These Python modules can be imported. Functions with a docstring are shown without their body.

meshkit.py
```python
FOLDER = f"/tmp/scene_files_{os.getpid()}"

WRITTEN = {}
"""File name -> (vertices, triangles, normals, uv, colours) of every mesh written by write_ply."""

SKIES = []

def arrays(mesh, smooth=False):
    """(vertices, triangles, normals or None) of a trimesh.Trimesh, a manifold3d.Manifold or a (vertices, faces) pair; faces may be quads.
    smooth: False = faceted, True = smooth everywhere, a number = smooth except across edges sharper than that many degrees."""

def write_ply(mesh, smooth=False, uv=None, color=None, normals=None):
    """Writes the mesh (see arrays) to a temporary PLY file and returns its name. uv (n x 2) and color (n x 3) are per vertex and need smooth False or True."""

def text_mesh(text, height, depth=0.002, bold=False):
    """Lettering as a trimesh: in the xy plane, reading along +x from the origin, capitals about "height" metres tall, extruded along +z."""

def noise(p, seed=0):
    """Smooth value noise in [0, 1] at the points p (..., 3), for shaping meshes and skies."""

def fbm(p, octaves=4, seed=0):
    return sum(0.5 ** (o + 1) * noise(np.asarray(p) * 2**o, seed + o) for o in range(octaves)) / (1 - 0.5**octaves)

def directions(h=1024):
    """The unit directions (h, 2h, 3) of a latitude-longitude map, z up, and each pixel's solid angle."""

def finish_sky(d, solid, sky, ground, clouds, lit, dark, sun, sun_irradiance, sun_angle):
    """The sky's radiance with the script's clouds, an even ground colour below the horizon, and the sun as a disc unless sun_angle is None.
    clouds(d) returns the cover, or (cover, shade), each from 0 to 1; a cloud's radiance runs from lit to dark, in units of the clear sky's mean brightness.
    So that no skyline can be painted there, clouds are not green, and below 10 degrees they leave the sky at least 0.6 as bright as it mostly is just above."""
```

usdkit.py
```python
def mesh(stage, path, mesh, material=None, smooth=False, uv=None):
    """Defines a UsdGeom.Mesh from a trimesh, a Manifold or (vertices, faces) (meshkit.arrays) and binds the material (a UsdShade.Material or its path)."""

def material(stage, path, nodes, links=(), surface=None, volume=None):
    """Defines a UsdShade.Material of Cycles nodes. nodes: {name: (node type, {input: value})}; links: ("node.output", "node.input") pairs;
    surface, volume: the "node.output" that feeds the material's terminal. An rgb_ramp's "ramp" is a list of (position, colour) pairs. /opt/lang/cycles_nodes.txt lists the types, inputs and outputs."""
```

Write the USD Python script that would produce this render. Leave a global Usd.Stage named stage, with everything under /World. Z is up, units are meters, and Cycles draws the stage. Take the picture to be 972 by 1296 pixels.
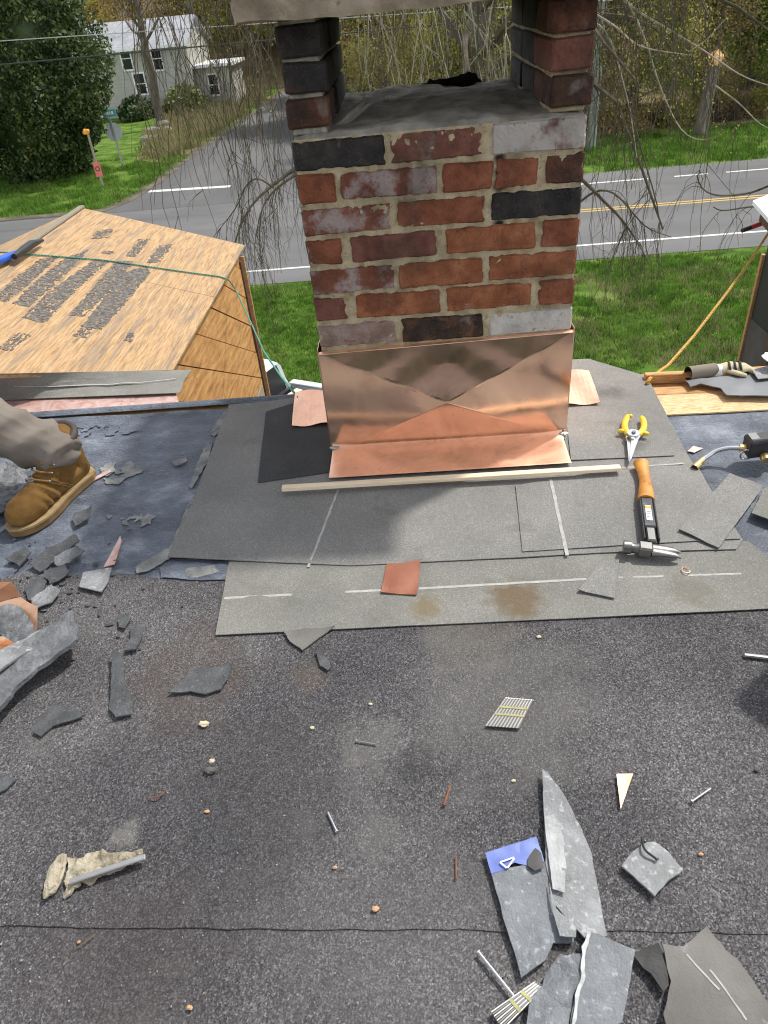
import math, random
import numpy as np, trimesh, manifold3d, shapely
from shapely.geometry import Polygon, Point
from scipy.spatial import Delaunay
import usdkit, meshkit
from pxr import Usd, UsdGeom, UsdShade, UsdLux, Sdf, Gf, Vt

stage = Usd.Stage.CreateInMemory()
UsdGeom.SetStageUpAxis(stage, UsdGeom.Tokens.z)
UsdGeom.SetStageMetersPerUnit(stage, 1.0)
WORLD = UsdGeom.Xform.Define(stage, '/World')
stage.SetDefaultPrim(WORLD.GetPrim())
UsdGeom.Scope.Define(stage, '/World/Looks')
rng = np.random.default_rng(7)

# ---------------------------------------------------------------- camera
PW, PH, FPX = 972., 1296., 900.
PITCH, ROLL, YAW = np.radians([36.0, -5.6, -3.76])
CAM = np.array([-.084, -1.737, .241])
EXPOSURE = 1.08
_cy, _sy = math.cos(YAW), math.sin(YAW)
FW = np.array([_sy * math.cos(PITCH), _cy * math.cos(PITCH), -math.sin(PITCH)])
_r0 = np.array([_cy, -_sy, 0.]); _u0 = np.cross(_r0, FW)
RT = math.cos(ROLL) * _r0 + math.sin(ROLL) * _u0
UP = -math.sin(ROLL) * _r0 + math.cos(ROLL) * _u0
cam = UsdGeom.Camera.Define(stage, '/World/camera')
cam.CreateHorizontalApertureAttr(36.0); cam.CreateVerticalApertureAttr(48.0)
cam.CreateFocalLengthAttr(36.0 * FPX / PW)
cam.CreateClippingRangeAttr(Gf.Vec2f(.02, 2000))
cam.CreateExposureAttr(EXPOSURE)
cam.CreateFStopAttr(18.0); cam.CreateFocusDistanceAttr(2.0)
m = Gf.Matrix4d(*[float(x) for x in (*RT, 0, *UP, 0, *(-FW), 0, *CAM, 1)])
cam.AddTransformOp().Set(m)

# ---------------------------------------------------------------- sky and sun
TO_SUN = np.array([.447, .316, .839]); TO_SUN /= np.linalg.norm(TO_SUN)
SUN_I, SKY_S = 0.5, 0.15
usdkit.material(stage, '/World/Looks/sky_look', {
    's': ('sky_texture', {'sky_type': 'single_scattering', 'sun_disc': False, 'sun_elevation': math.asin(TO_SUN[2]), 'sun_rotation': math.atan2(TO_SUN[0], TO_SUN[1])}),
    'tc': ('texture_coordinate', {}), 'n': ('noise_texture', {'scale': 2.4, 'detail': 6., 'roughness': .55}),
    'f': ('map_range', {'from_min': .35, 'from_max': .65, 'to_min': .55, 'to_max': .95, 'clamp': True}),
    'bw': ('rgb_to_bw', {}), 'cl': ('mix_color', {'blend_type': 'multiply', 'fac': 1., 'b': (1.22, 1.2, 1.16), 'use_clamp': False}), 'mx': ('mix_color', {'use_clamp': False}),
    'b': ('background_shader', {'strength': SKY_S})},      # a thin high cloud veil over the clear sky
    [('tc.generated', 'n.vector'), ('n.fac', 'f.value'), ('f.result', 'mx.fac'), ('s.color', 'mx.a'), ('s.color', 'bw.color'), ('bw.val', 'cl.a'), ('cl.result', 'mx.b'), ('mx.result', 'b.color')], surface='b.background')
sky = UsdLux.DomeLight.Define(stage, '/World/sky')
sky.GetPrim().SetCustomDataByKey('kind', 'structure')
UsdShade.MaterialBindingAPI.Apply(sky.GetPrim()).Bind(UsdShade.Material.Get(stage, '/World/Looks/sky_look'))
sun = UsdLux.DistantLight.Define(stage, '/World/sun')
sun.CreateIntensityAttr(SUN_I); sun.CreateAngleAttr(2.5); sun.CreateNormalizeAttr(True); sun.CreateColorAttr(Gf.Vec3f(1., .95, .87))
_z = TO_SUN; _x = np.cross([0, 0, 1.], _z); _x /= np.linalg.norm(_x); _y = np.cross(_z, _x)
sun.AddTransformOp().Set(Gf.Matrix4d(*[float(v) for v in (*_x, 0, *_y, 0, *_z, 0, 0, 0, 30, 1)]))

# ---------------------------------------------------------------- helpers: points of the place from the survey of the photograph
def ray(u, v): return FW + RT * (u - PW / 2) / FPX - UP * (v - PH / 2) / FPX
def pl(u, v, n, d):
    r = ray(u, v); n = np.asarray(n, float)
    return CAM + r * ((d - n @ CAM) / (n @ r))
ROOF_S, ROOF_Z, GZ = .05, -.806, -6.5
def rp(u, v, l=0.): return pl(u, v, (0, -ROOF_S, 1), ROOF_Z + l)     # a point on the low roof
def rz(x, y): return ROOF_Z + ROOF_S * y
def gp(u, v, z=GZ): return pl(u, v, (0, 0, 1), z)
def yp(u, v, y): return pl(u, v, (0, 1, 0), y)
def roll(pts): return [tuple(rp(*p)[:2]) for p in pts]

# ---------------------------------------------------------------- helpers: prims
_taken = {}
def numbered(parent, name):
    k = (parent, name); n = _taken.get(k, -1) + 1; _taken[k] = n
    return f'{parent}/{name}' + (f'_{n:03d}' if n else '')
def tag(prim, label=None, cat=None, group=None, kind=None):
    for k, v in (('label', label), ('category', cat), ('group', group), ('kind', kind)):
        if v: prim.SetCustomDataByKey(k, v)
    return prim
def thing(name, label=None, cat=None, loc=(0, 0, 0), rz_=0., sc=1., group=None, kind=None):
    x = UsdGeom.Xform.Define(stage, numbered('/World', name))
    x.AddTranslateOp().Set(Gf.Vec3d(*map(float, loc))); x.AddRotateZOp().Set(float(rz_))
    x.AddScaleOp().Set(Gf.Vec3f(*(map(float, sc) if np.ndim(sc) else (sc, sc, sc))))
    return tag(x.GetPrim(), label, cat, group, kind)
def obj(name, mesh, mat, parent=None, label=None, cat=None, group=None, kind=None, smooth=False):
    base = str(parent.GetPath()) if parent is not None else '/World'
    if isinstance(mesh, (list,)): mesh = cat_mesh(mesh)
    p = usdkit.mesh(stage, numbered(base, name), mesh, mat, smooth).GetPrim()
    return tag(p, label, cat, group, kind)
def copy(src, loc, rz_=0., sc=1., label=None, group=None):
    was = src.GetCustomData()
    t = thing(''.join(c for c in src.GetName() if not c.isdigit()).rstrip('_'), label or was.get('label'), was.get('category'), loc, rz_, sc, group or was.get('group'), was.get('kind'))
    t.GetReferences().AddInternalReference(src.GetPath()); t.SetInstanceable(True)
    return t
# ---------------------------------------------------------------- helpers: meshes
def T(v, f): return trimesh.Trimesh(np.asarray(v, float), np.asarray(f, int), process=False)
def cat_mesh(ms):
    vs, fs, o = [], [], 0
    for q in ms:
        a, b, _ = meshkit.arrays(q); vs.append(a); fs.append(b + o); o += len(a)
    return T(np.vstack(vs), np.vstack(fs))
def box(x0, x1, y0, y1, z0, z1, ch=0., jit=0., r=None):
    """A box with chamfered edges, its corners slightly uneven."""
    r = r or rng
    x0, x1 = min(x0, x1), max(x0, x1); y0, y1 = min(y0, y1), max(y0, y1); z0, z1 = min(z0, z1), max(z0, z1)
    if ch <= 0:
        q = trimesh.creation.box((x1 - x0, y1 - y0, z1 - z0)); q.apply_translation(((x0 + x1) / 2, (y0 + y1) / 2, (z0 + z1) / 2)); return q
    ch = min(ch, .45 * min(x1 - x0, y1 - y0, z1 - z0)); p = []
    for a in (x0, x1):
        for b in (y0, y1):
            for c in (z0, z1):
                s = np.array([1 if a == x0 else -1, 1 if b == y0 else -1, 1 if c == z0 else -1]) * ch
                j = r.normal(0, jit, 3) if jit else 0
                for k in range(3):
                    w = s.copy(); w[k] = 0; p.append(np.array([a, b, c]) + w + j)
    h = manifold3d.Manifold.hull_points(np.array(p)); return T(*meshkit.arrays(h)[:2])
def frame_of(d):
    d = np.asarray(d, float) / np.linalg.norm(d); a = np.array([0, 0, 1.]) if abs(d[2]) < .9 else np.array([1., 0, 0])
    x = np.cross(a, d); x /= np.linalg.norm(x); return x, np.cross(d, x), d
def tube(path, rad, n=8, cap=True):
    """A tube along a path; rad: one radius or one per point."""
    P = np.asarray(path, float); k = len(P); rad = np.broadcast_to(np.asarray(rad, float), (k,))
    t = np.gradient(P, axis=0); t /= np.maximum(np.linalg.norm(t, axis=1, keepdims=True), 1e-9)
    x, y, _ = frame_of(t[0]); V = []
    ang = np.arange(n) * 2 * math.pi / n
    for i in range(k):
        x = x - t[i] * (x @ t[i]); x /= max(np.linalg.norm(x), 1e-9); y = np.cross(t[i], x)
        V.append(P[i] + rad[i] * (np.cos(ang)[:, None] * x + np.sin(ang)[:, None] * y))
    V = np.vstack(V); F = []
    for i in range(k - 1):
        a = i * n + np.arange(n); b = i * n + (np.arange(n) + 1) % n
        F.append(np.stack([a, b, b + n], 1)); F.append(np.stack([a, b + n, a + n], 1))
    if cap:
        V = np.vstack([V, P[0], P[-1]]); c0, c1 = len(V) - 2, len(V) - 1
        a = np.arange(n); b = (a + 1) % n
        F.append(np.stack([b, a, np.full(n, c0)], 1)); F.append(np.stack([a + (k - 1) * n, b + (k - 1) * n, np.full(n, c1)], 1))
    return T(V, np.vstack(F))
def bar(a, b, w, h, ch=0.0008, up=(0, 0, 1)):
    """A bar of section w x h from a to b."""
    a, b = np.asarray(a, float), np.asarray(b, float); d = b - a; L = np.linalg.norm(d); d /= L
    x = np.cross(up, d); x /= np.linalg.norm(x); z = np.cross(d, x)
    q = box(-w / 2, w / 2, 0, L, -h / 2, h / 2, ch); V = q.vertices
    # right-handed axes: x' = -x, y' = d, z' = z
    return T(a + V[:, :1] * (-x) * 1 + V[:, 1:2] * d + V[:, 2:3] * z, np.asarray(q.faces)) if np.dot(np.cross(-x, d), z) > 0 else T(a + V[:, :1] * x + V[:, 1:2] * d + V[:, 2:3] * z, np.asarray(q.faces))
def lathe(profile, n=20):
    """Revolve (r, z) pairs about z."""
    return trimesh.creation.revolve(np.asarray(profile, float), sections=n)
def place(mesh, o, x, y, z=None):
    x = np.asarray(x, float) / np.linalg.norm(x); y = np.asarray(y, float); y = y - x * (x @ y); y /= np.linalg.norm(y); z = np.cross(x, y)
    v, f, _ = meshkit.arrays(mesh); return T(np.asarray(o) + v[:, :1] * x + v[:, 1:2] * y + v[:, 2:3] * z, f)
def spheres(chain):
    """One manifold: the hull of each pair of neighbouring spheres in the chain [(point, radius), ...]."""
    out = []
    for (p, r), (q, s) in zip(chain[:-1], chain[1:]):
        a = manifold3d.Manifold.sphere(r, 20).translate(tuple(map(float, p))); b = manifold3d.Manifold.sphere(s, 20).translate(tuple(map(float, q)))
        out.append(manifold3d.Manifold.batch_hull([a, b]))
    return manifold3d.Manifold.batch_boolean(out, manifold3d.OpType.Add)
def ragged(poly, amp, step, seed):
    """The polygon's outline cut to short steps and roughened."""
    ring = np.asarray(poly, float); out = []
    for a, b in zip(ring, np.roll(ring, -1, 0)):
        k = max(1, int(np.linalg.norm(b - a) / step))
        for i in range(k): out.append(a + (b - a) * i / k)
    out = np.array(out)
    if amp > 0:
        q = np.c_[out / (step * 2.2), np.zeros(len(out))]
        out = out + amp * 2 * np.stack([meshkit.fbm(q, 3, seed) - .5, meshkit.fbm(q + 31.7, 3, seed + 5) - .5], 1)
    g = Polygon(out).buffer(0)
    if g.geom_type != 'Polygon': g = max(g.geoms, key=lambda k: k.area)
    return g
def sheet(poly, zf, th=.003, rag=0., step=.02, warp=0., wsc=6., seed=0, curl=None, keep=None):
    """A thin sheet over a plan outline (x, y): zf(x, y) is its underside; warp lifts it unevenly, curl(x, y) adds a bend."""
    g = ragged(poly, rag, step if rag else max(step, .03), seed)
    ring = np.array(g.exterior.coords)[:-1]
    x0, y0, x1, y1 = g.bounds; gx, gy = np.meshgrid(np.arange(x0, x1, step), np.arange(y0, y1, step))
    c = np.c_[gx.ravel(), gy.ravel()]; c = c + np.random.default_rng(seed).uniform(-.2, .2, c.shape) * step
    inner = g.buffer(-step * .4)
    if len(c) and not inner.is_empty: c = c[shapely.contains_xy(inner, c[:, 0], c[:, 1])]
    else: c = np.zeros((0, 2))
    P = np.vstack([ring, c]); tri = Delaunay(P).simplices
    mid = P[tri].mean(1); ok = shapely.contains_xy(g.buffer(1e-6), mid[:, 0], mid[:, 1])
    if keep is not None: ok &= keep(mid)
    tri = tri[ok]
    a = P[tri]; cr = (a[:, 1, 0] - a[:, 0, 0]) * (a[:, 2, 1] - a[:, 0, 1]) - (a[:, 1, 1] - a[:, 0, 1]) * (a[:, 2, 0] - a[:, 0, 0])
    tri = tri[np.abs(cr) > 1e-10]; cr = cr[np.abs(cr) > 1e-10]; tri[cr < 0] = tri[cr < 0][:, [0, 2, 1]]
    z = np.array([zf(x, y) for x, y in P])
    if warp: z = z + warp * np.maximum(0, meshkit.fbm(np.c_[P * wsc, np.full(len(P), seed * 1.7)], 3, seed) - .3)
    if curl is not None: z = z + np.array([curl(x, y) for x, y in P])
    n = len(P); V = np.vstack([np.c_[P, z + th], np.c_[P, z]])
    e = np.vstack([tri[:, [0, 1]], tri[:, [1, 2]], tri[:, [2, 0]]]); s = set(map(tuple, e)); rim = np.array([q for q in s if (q[1], q[0]) not in s])
    F = [tri, tri[:, ::-1] + n]
    if len(rim): F += [np.stack([rim[:, 0], rim[:, 0] + n, rim[:, 1] + n], 1), np.stack([rim[:, 0], rim[:, 1] + n, rim[:, 1]], 1)]
    return T(V, np.vstack(F))
def on_roof(l): return lambda x, y: rz(x, y) + l
def rock(center, size, seed, n=2, rough=.35, flat=1.):
    q = trimesh.creation.icosphere(subdivisions=n); v = q.vertices * (1 + rough * 2 * (meshkit.fbm(q.vertices * 1.6 + seed * 3.1, 3, seed)[:, None] - .5))
    return T(v * np.asarray(size) * np.array([1, 1, flat]) + np.asarray(center), q.faces)
def grid_mesh(fn, nu, nv):
    """fn(u, v arrays in 0..1) -> (n, 3); faces counter-clockwise in (u, v)."""
    u, v = np.meshgrid(np.linspace(0, 1, nu + 1), np.linspace(0, 1, nv + 1), indexing='ij'); P = fn(u.ravel(), v.ravel())
    i, j = np.meshgrid(np.arange(nu), np.arange(nv), indexing='ij'); a = (i * (nv + 1) + j).ravel(); b = a + nv + 1
    return T(P, np.vstack([np.stack([a, b, b + 1], 1), np.stack([a, b + 1, a + 1], 1)]))
def slab(mesh, th, d=None):
    """Thickens an open grid mesh against its normals (or along d)."""
    v, f, n = meshkit.arrays(mesh, True); d = n if d is None else np.asarray(d, float); k = len(v)
    e = np.vstack([f[:, [0, 1]], f[:, [1, 2]], f[:, [2, 0]]]); s = set(map(tuple, e)); rim = np.array([q for q in s if (q[1], q[0]) not in s])
    return T(np.vstack([v, v - d * th]), np.vstack([f, f[:, ::-1] + k, np.stack([rim[:, 0], rim[:, 0] + k, rim[:, 1] + k], 1), np.stack([rim[:, 0], rim[:, 1] + k, rim[:, 1]], 1)]))

# ---------------------------------------------------------------- materials
def look(name, cols, scale=8., detail=6., rough=.75, bump=0., bscale=None, bdist=.002, metal=0., stretch=(1, 1, 1), rot=(0, 0, 0), speck=(), nrough=.55, dist=0., spec=.5, world=False, translucent=0., rvar=0., lo=.3, hi=.7, rand=0., grain=None, masks=()):
    """Colours spread by noise (cols evenly from lo to hi); speck: (scale, from, to, colour, amount) of finer noise; grain: (voronoi scale, strength)
    masks: ((x, y, z), radius, colour, amount, noise) a stain with a soft ragged edge."""
    N = {'tc': ('geometry' if world else 'texture_coordinate', {}), 'mp': ('mapping', {'scale': stretch, 'rotation': rot}),
         'n': ('noise_texture', {'scale': scale, 'detail': detail, 'roughness': nrough, 'distortion': dist}),
         'r': ('rgb_ramp', {'ramp': [(lo + (hi - lo) * i / max(1, len(cols) - 1), c) for i, c in enumerate(cols)]}),
         'p': ('principled_bsdf', {'roughness': rough, 'metallic': metal, 'specular_ior_level': spec})}
    src = 'tc.position' if world else 'tc.object'
    L = [(src, 'mp.vector'), ('mp.vector', 'n.vector'), ('n.fac', 'r.fac')]; c = 'r.color'
    if grain:
        N['gv'] = ('voronoi_texture', {'scale': grain[0]}); N['gs'] = ('rgb_to_bw', {}); N['gr'] = ('rgb_ramp', {'ramp': [(0, (1 - grain[1],) * 3), (.55, (1, 1, 1)), (.8, (1 + grain[1],) * 3), (1, (1 + 3.2 * grain[1],) * 3)]})
        N['gm'] = ('mix_color', {'blend_type': 'multiply', 'fac': 1., 'use_clamp': False})
        L += [(src, 'gv.vector'), ('gv.color', 'gs.color'), ('gs.val', 'gr.fac'), (c, 'gm.a'), ('gr.color', 'gm.b')]; c = 'gm.result'
    for i, (s, a, b, col, amt) in enumerate(speck):
        N[f's{i}'] = ('noise_texture', {'scale': s, 'detail': 4., 'roughness': .6}); N[f't{i}'] = ('map_range', {'from_min': a, 'from_max': b, 'to_max': amt, 'clamp': True}); N[f'x{i}'] = ('mix_color', {'b': col})
        L += [('mp.vector', f's{i}.vector'), (f's{i}.fac', f't{i}.value'), (f't{i}.result', f'x{i}.fac'), (c, f'x{i}.a')]; c = f'x{i}.result'
    for i, (ctr, rad, col, amt, nz) in enumerate(masks):
        N[f'md{i}'] = ('vector_math', {'math_type': 'distance', 'vector2': ctr}); N[f'mn{i}'] = ('noise_texture', {'scale': 2.2 / rad, 'detail': 5.}); N[f'ma{i}'] = ('math', {'math_type': 'multiply_add', 'value2': nz * rad, 'value3': -nz * rad * .5})
        N[f'mb{i}'] = ('math', {'math_type': 'add'}); N[f'mr{i}'] = ('map_range', {'from_min': rad * .45, 'from_max': rad, 'to_min': amt, 'to_max': 0., 'clamp': True}); N[f'mx{i}'] = ('mix_color', {'b': col})
        L += [(src, f'md{i}.vector1'), (src, f'mn{i}.vector'), (f'mn{i}.fac', f'ma{i}.value1'), (f'ma{i}.value', f'mb{i}.value1'), (f'md{i}.value', f'mb{i}.value2'), (f'mb{i}.value', f'mr{i}.value'), (f'mr{i}.result', f'mx{i}.fac'), (c, f'mx{i}.a')]; c = f'mx{i}.result'
    if rand:
        N['oi'] = ('object_info', {}); N['or'] = ('map_range', {'to_min': 1 - rand, 'to_max': 1 + rand}); N['ov'] = ('hsv', {})
        L += [('oi.random', 'or.value'), ('or.result', 'ov.value'), (c, 'ov.color')]; c = 'ov.color'
    L.append((c, 'p.base_color'))
    if rvar:
        N['rr'] = ('map_range', {'from_min': .3, 'from_max': .7, 'to_min': max(.03, rough - rvar), 'to_max': rough + rvar}); L += [('n.fac', 'rr.value'), ('rr.result', 'p.roughness')]
    if bump:
        N['bn'] = ('noise_texture', {'scale': bscale or scale * 4, 'detail': 4., 'roughness': .6}); N['b'] = ('bump', {'strength': bump, 'distance': bdist})
        L += [('mp.vector', 'bn.vector'), ('bn.fac', 'b.height'), ('b.normal', 'p.normal')]
    out = 'p.BSDF'
    if translucent:
        N['tl'] = ('translucent_bsdf', {}); N['mc'] = ('mix_closure', {'fac': translucent}); L += [(c, 'tl.color'), ('p.BSDF', 'mc.closure1'), ('tl.BSDF', 'mc.closure2')]; out = 'mc.closure'
    return usdkit.material(stage, '/World/Looks/' + name, N, L, surface=out)

# ================================================================ materials of the setting
GRAIN = (430., .72)
roofing_m = look('granule_roofing', [(.054, .053, .057), (.082, .08, .084), (.117, .114, .117)], 2.6, 8, .95, .9, 330., .0035, grain=GRAIN, spec=.2,
                 speck=((7., .56, .8, (.15, .145, .14), .55), (480., .62, .7, (.36, .35, .34), .8)),
                 masks=(((-0.2, -0.958, -0.854), .07, (.2, .195, .18), .28, 2.2), ((-0.123, -0.996, -0.856), .05, (.03, .03, .031), .4, 1.8), ((0.009, -0.692, -0.841), .12, (.17, .155, .135), .4, 1.8), ((-0.559, -0.761, -0.844), .16, (.08, .06, .05), .4, 1.4), ((0.049, -0.888, -0.85), .2, (.17, .165, .155), .35, 1.6),
                        ((-0.326, -0.794, -0.846), .05, (.14, .11, .08), .3, 1.8), ((-0.159, -1.259, -0.869), .25, (.13, .125, .125), .3, 1.6), ((-0.55, -1.302, -0.871), .2, (.06, .05, .05), .4, 1.6), ((-0.392, -1.027, -0.857), .2, (.045, .044, .046), .3, 1.6), ((-0.184, -1.117, -0.862), .05, (.2, .195, .185), .2, 2.2), ((-0.608, -1.102, -0.861), .035, (.32, .31, .29), .3, 2.2)))
membrane_m = look('old_blue_grey_membrane', [(.024, .029, .04), (.075, .09, .12), (.14, .165, .205), (.3, .33, .37)], 5.5, 9, .58, 1., 110., .006, stretch=(1, 1.6, 1), nrough=.68, rvar=.2,
                  speck=((38., .6, .72, (.27, .29, .31), .5), (60., .62, .72, (.025, .027, .03), .6)))
felt_m = look('grey_underlayment', [(.165, .165, .158), (.205, .203, .193), (.248, .246, .232)], 3.2, 6, .92, .5, 420., .0012, grain=(520., .22), spec=.2,
              speck=((9., .6, .75, (.1, .098, .092), .5), (700., .68, .76, (.05, .05, .05), .5)),
              masks=(((.12, -.61, -.84), .085, (.11, .072, .03), .6, 1.2), ((-.05, -.6, -.84), .05, (.13, .1, .05), .5, 1.2), ((.5, .2, -.8), .06, (.07, .065, .07), .5, 1.)))
felt_olive_m = look('weathered_olive_underlayment', [(.15, .15, .138), (.188, .187, .171), (.228, .226, .206)], 3.6, 6, .92, .5, 420., .0012, grain=(520., .2), spec=.2,
              speck=((9., .6, .75, (.12, .12, .1), .5),), masks=(((.105, -.615, -.84), .075, (.12, .075, .03), .7, 1.3), ((-.085, -.628, -.84), .045, (.16, .115, .05), .6, 1.2), ((.47, -.62, -.84), .06, (.13, .11, .08), .4, 1.2)))
felt_dark_m = look('charcoal_underlayment', [(.045, .046, .047), (.06, .061, .062), (.078, .079, .08)], 3., 6, .9, .4, 420., .001, grain=(520., .2), spec=.25)
chalk_m = look('pale_chalk_line', [(.3, .3, .28), (.42, .42, .4)], 60., 4, .9)
wood_m = look('pale_sawn_pine', [(.68, .52, .35), (.78, .64, .46), (.82, .7, .54)], 14., 5, .65, .2, 300., .0006, stretch=(.6, 12, 12))
board_m = look('weathered_amber_board', [(.3, .145, .05), (.46, .25, .095), (.58, .36, .15)], 14., 6, .7, .4, 90., .001, stretch=(1.2, 12, 12), speck=((16., .64, .74, (.12, .06, .03), .8),))
osb_m = look('straw_strand_sheathing', [(.38, .22, .1), (.6, .42, .22), (.72, .56, .34)], 42., 3, .75, .5, 120., .002, stretch=(1, 4.5, 2), dist=.8, nrough=.7)
ply_m = look('weathered_plywood', [(.2, .115, .055), (.36, .22, .105), (.45, .3, .155), (.52, .37, .21)], 7., 11, .85, .5, 60., .0012, stretch=(22, 1.3, 22), nrough=.78, lo=.36, hi=.64,
             speck=((9., .58, .7, (.2, .115, .06), .6), (1.6, .5, .66, (.2, .16, .125), .75), (3.3, .56, .64, (.12, .1, .085), .55), (30., .66, .74, (.08, .06, .045), .8)))
plank_m = look('brown_plank', [(.2, .085, .022), (.36, .17, .05), (.47, .25, .085), (.55, .33, .13)], 6., 8, .75, .5, 120., .0015, stretch=(1, 1, 7), rot=(.47, 0, 0), nrough=.65,
             speck=((20., .62, .7, (.05, .025, .012), .9), (5., .6, .75, (.12, .055, .02), .6)))
tar_m = look('tar_paper_remnant', [(.05, .046, .045), (.1, .094, .09), (.24, .19, .13)], 60., 5, .85, .5, 300., .001)
trim_dark_m = look('dark_weathered_trim', [(.06, .03, .018), (.13, .07, .04)], 20., 5, .7)
greywood_m = look('grey_weathered_wood', [(.17, .15, .115), (.28, .255, .2)], 16., 6, .85, .3, 120., .001, stretch=(8, 8, 1))
siding_m = look('cream_clapboard', [(.55, .53, .47), (.6, .58, .52)], 3., 3, .7)
white_m = look('white_trim_paint', [(.7, .71, .72), (.78, .79, .8)], 5., 3, .5)

# ================================================================ the house we stand on
house = thing('house', 'house under us with stripped low roof of grey roll roofing and underlayment', 'house')
obj('roof_deck', box(-3.4, 3.2, -4.2, .335, -.03, -.002).apply_transform(np.array([[1, 0, 0, 0], [0, 1, 0, 0], [0, ROOF_S, 1, ROOF_Z], [0, 0, 0, 1]])), board_m, house)
# the front slope beyond the ridge, its eave and the walls below
def slope_quad(x0, x1, y0, z0, y1, z1): return slab(grid_mesh(lambda u, v: np.c_[x0 + (x1 - x0) * u, y0 + (y1 - y0) * v, z0 + (z1 - z0) * v], 6, 6), .03, (0, 0, 1))
obj('front_slope', slope_quad(-3.4, 3.2, .337, rz(0, .337) - .012, 2.3, -2.25), felt_dark_m, house)
obj('wall', box(-3.2, 3.0, -4.0, 2.0, GZ, -2.2), siding_m, house)
for sx in (-3.25, 3.05):
    g = trimesh.creation.extrude_polygon(Polygon([(-4.1, -2.2), (2.2, -2.2), (.33, -.86), (-4.1, -1.08)]), .05); v = g.vertices
    obj('gable_wall', T(np.c_[np.where(v[:, 2] > .02, sx + .05, sx), v[:, 0], v[:, 1]], g.faces[:, ::1]), siding_m, house)
obj('rear_wall', box(-3.2, 3.0, -4.1, -4.0, -2.2, -1.1), siding_m, house)

L0 = .0
# old membrane laid bare: left field and right field
mem = [(-60, 536), (150, 527), (335, 515), (345, 800), (-60, 800)]
obj('old_membrane', sheet(roll([(-400, 560), (0, 532), (150, 527), (345, 514.5), (360, 800), (-500, 830)]), on_roof(L0), .003, .004, .03, .006, 9., 3), membrane_m, house)
obj('old_membrane', sheet(roll([(790, 540), (842, 528), (1400, 500), (1500, 790), (830, 800)]), on_roof(L0), .003, .003, .03, .006, 9., 4), membrane_m, house)
# roll roofing: the far sheet laps over the near one; its lap reads as a ragged dark line
ys = -1.252
rr = np.random.default_rng(2)
xs = np.linspace(-2.6, 2.3, 260); lap = ys - .035 * (xs + .3) * 0 + .004 * (meshkit.fbm(np.c_[xs * 14, 0 * xs, 0 * xs], 4, 3) - .5) * 2 - .032 * (xs - .37) / 1.13 * -1 * 0
lap = -1.238 - (xs + .767) * (.038 / 1.133) + .0035 * (meshkit.fbm(np.c_[xs * 22, 0 * xs, 0 * xs], 5, 3) - .5) * 2
near = np.vstack([[(-3.3, -4.1), (3.1, -4.1)], np.c_[xs, lap + .03][::-1]])
obj('roll_roofing', sheet(near, on_roof(L0), .0052, 0, .12, .0, 2., 5), roofing_m, house, label='strip of granule roll roofing nearest the bottom, below the dark lap')
torn = roll([(-300, 770), (-60, 742), (40, 728), (90, 732), (128, 742), (150, 728), (205, 735), (290, 738), (400, 760), (500, 770), (800, 765), (972, 770), (1200, 770)])
tn = ragged(torn + [(2.2, -.9), (-2.5, -.9)], .006, .012, 8); tn = np.array(tn.exterior.coords)[:-1]
far_ = Polygon(np.vstack([np.c_[xs, lap], [(2.3, -.72), (-2.6, -.72)]])).union(Polygon(tn)).buffer(0)
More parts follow.
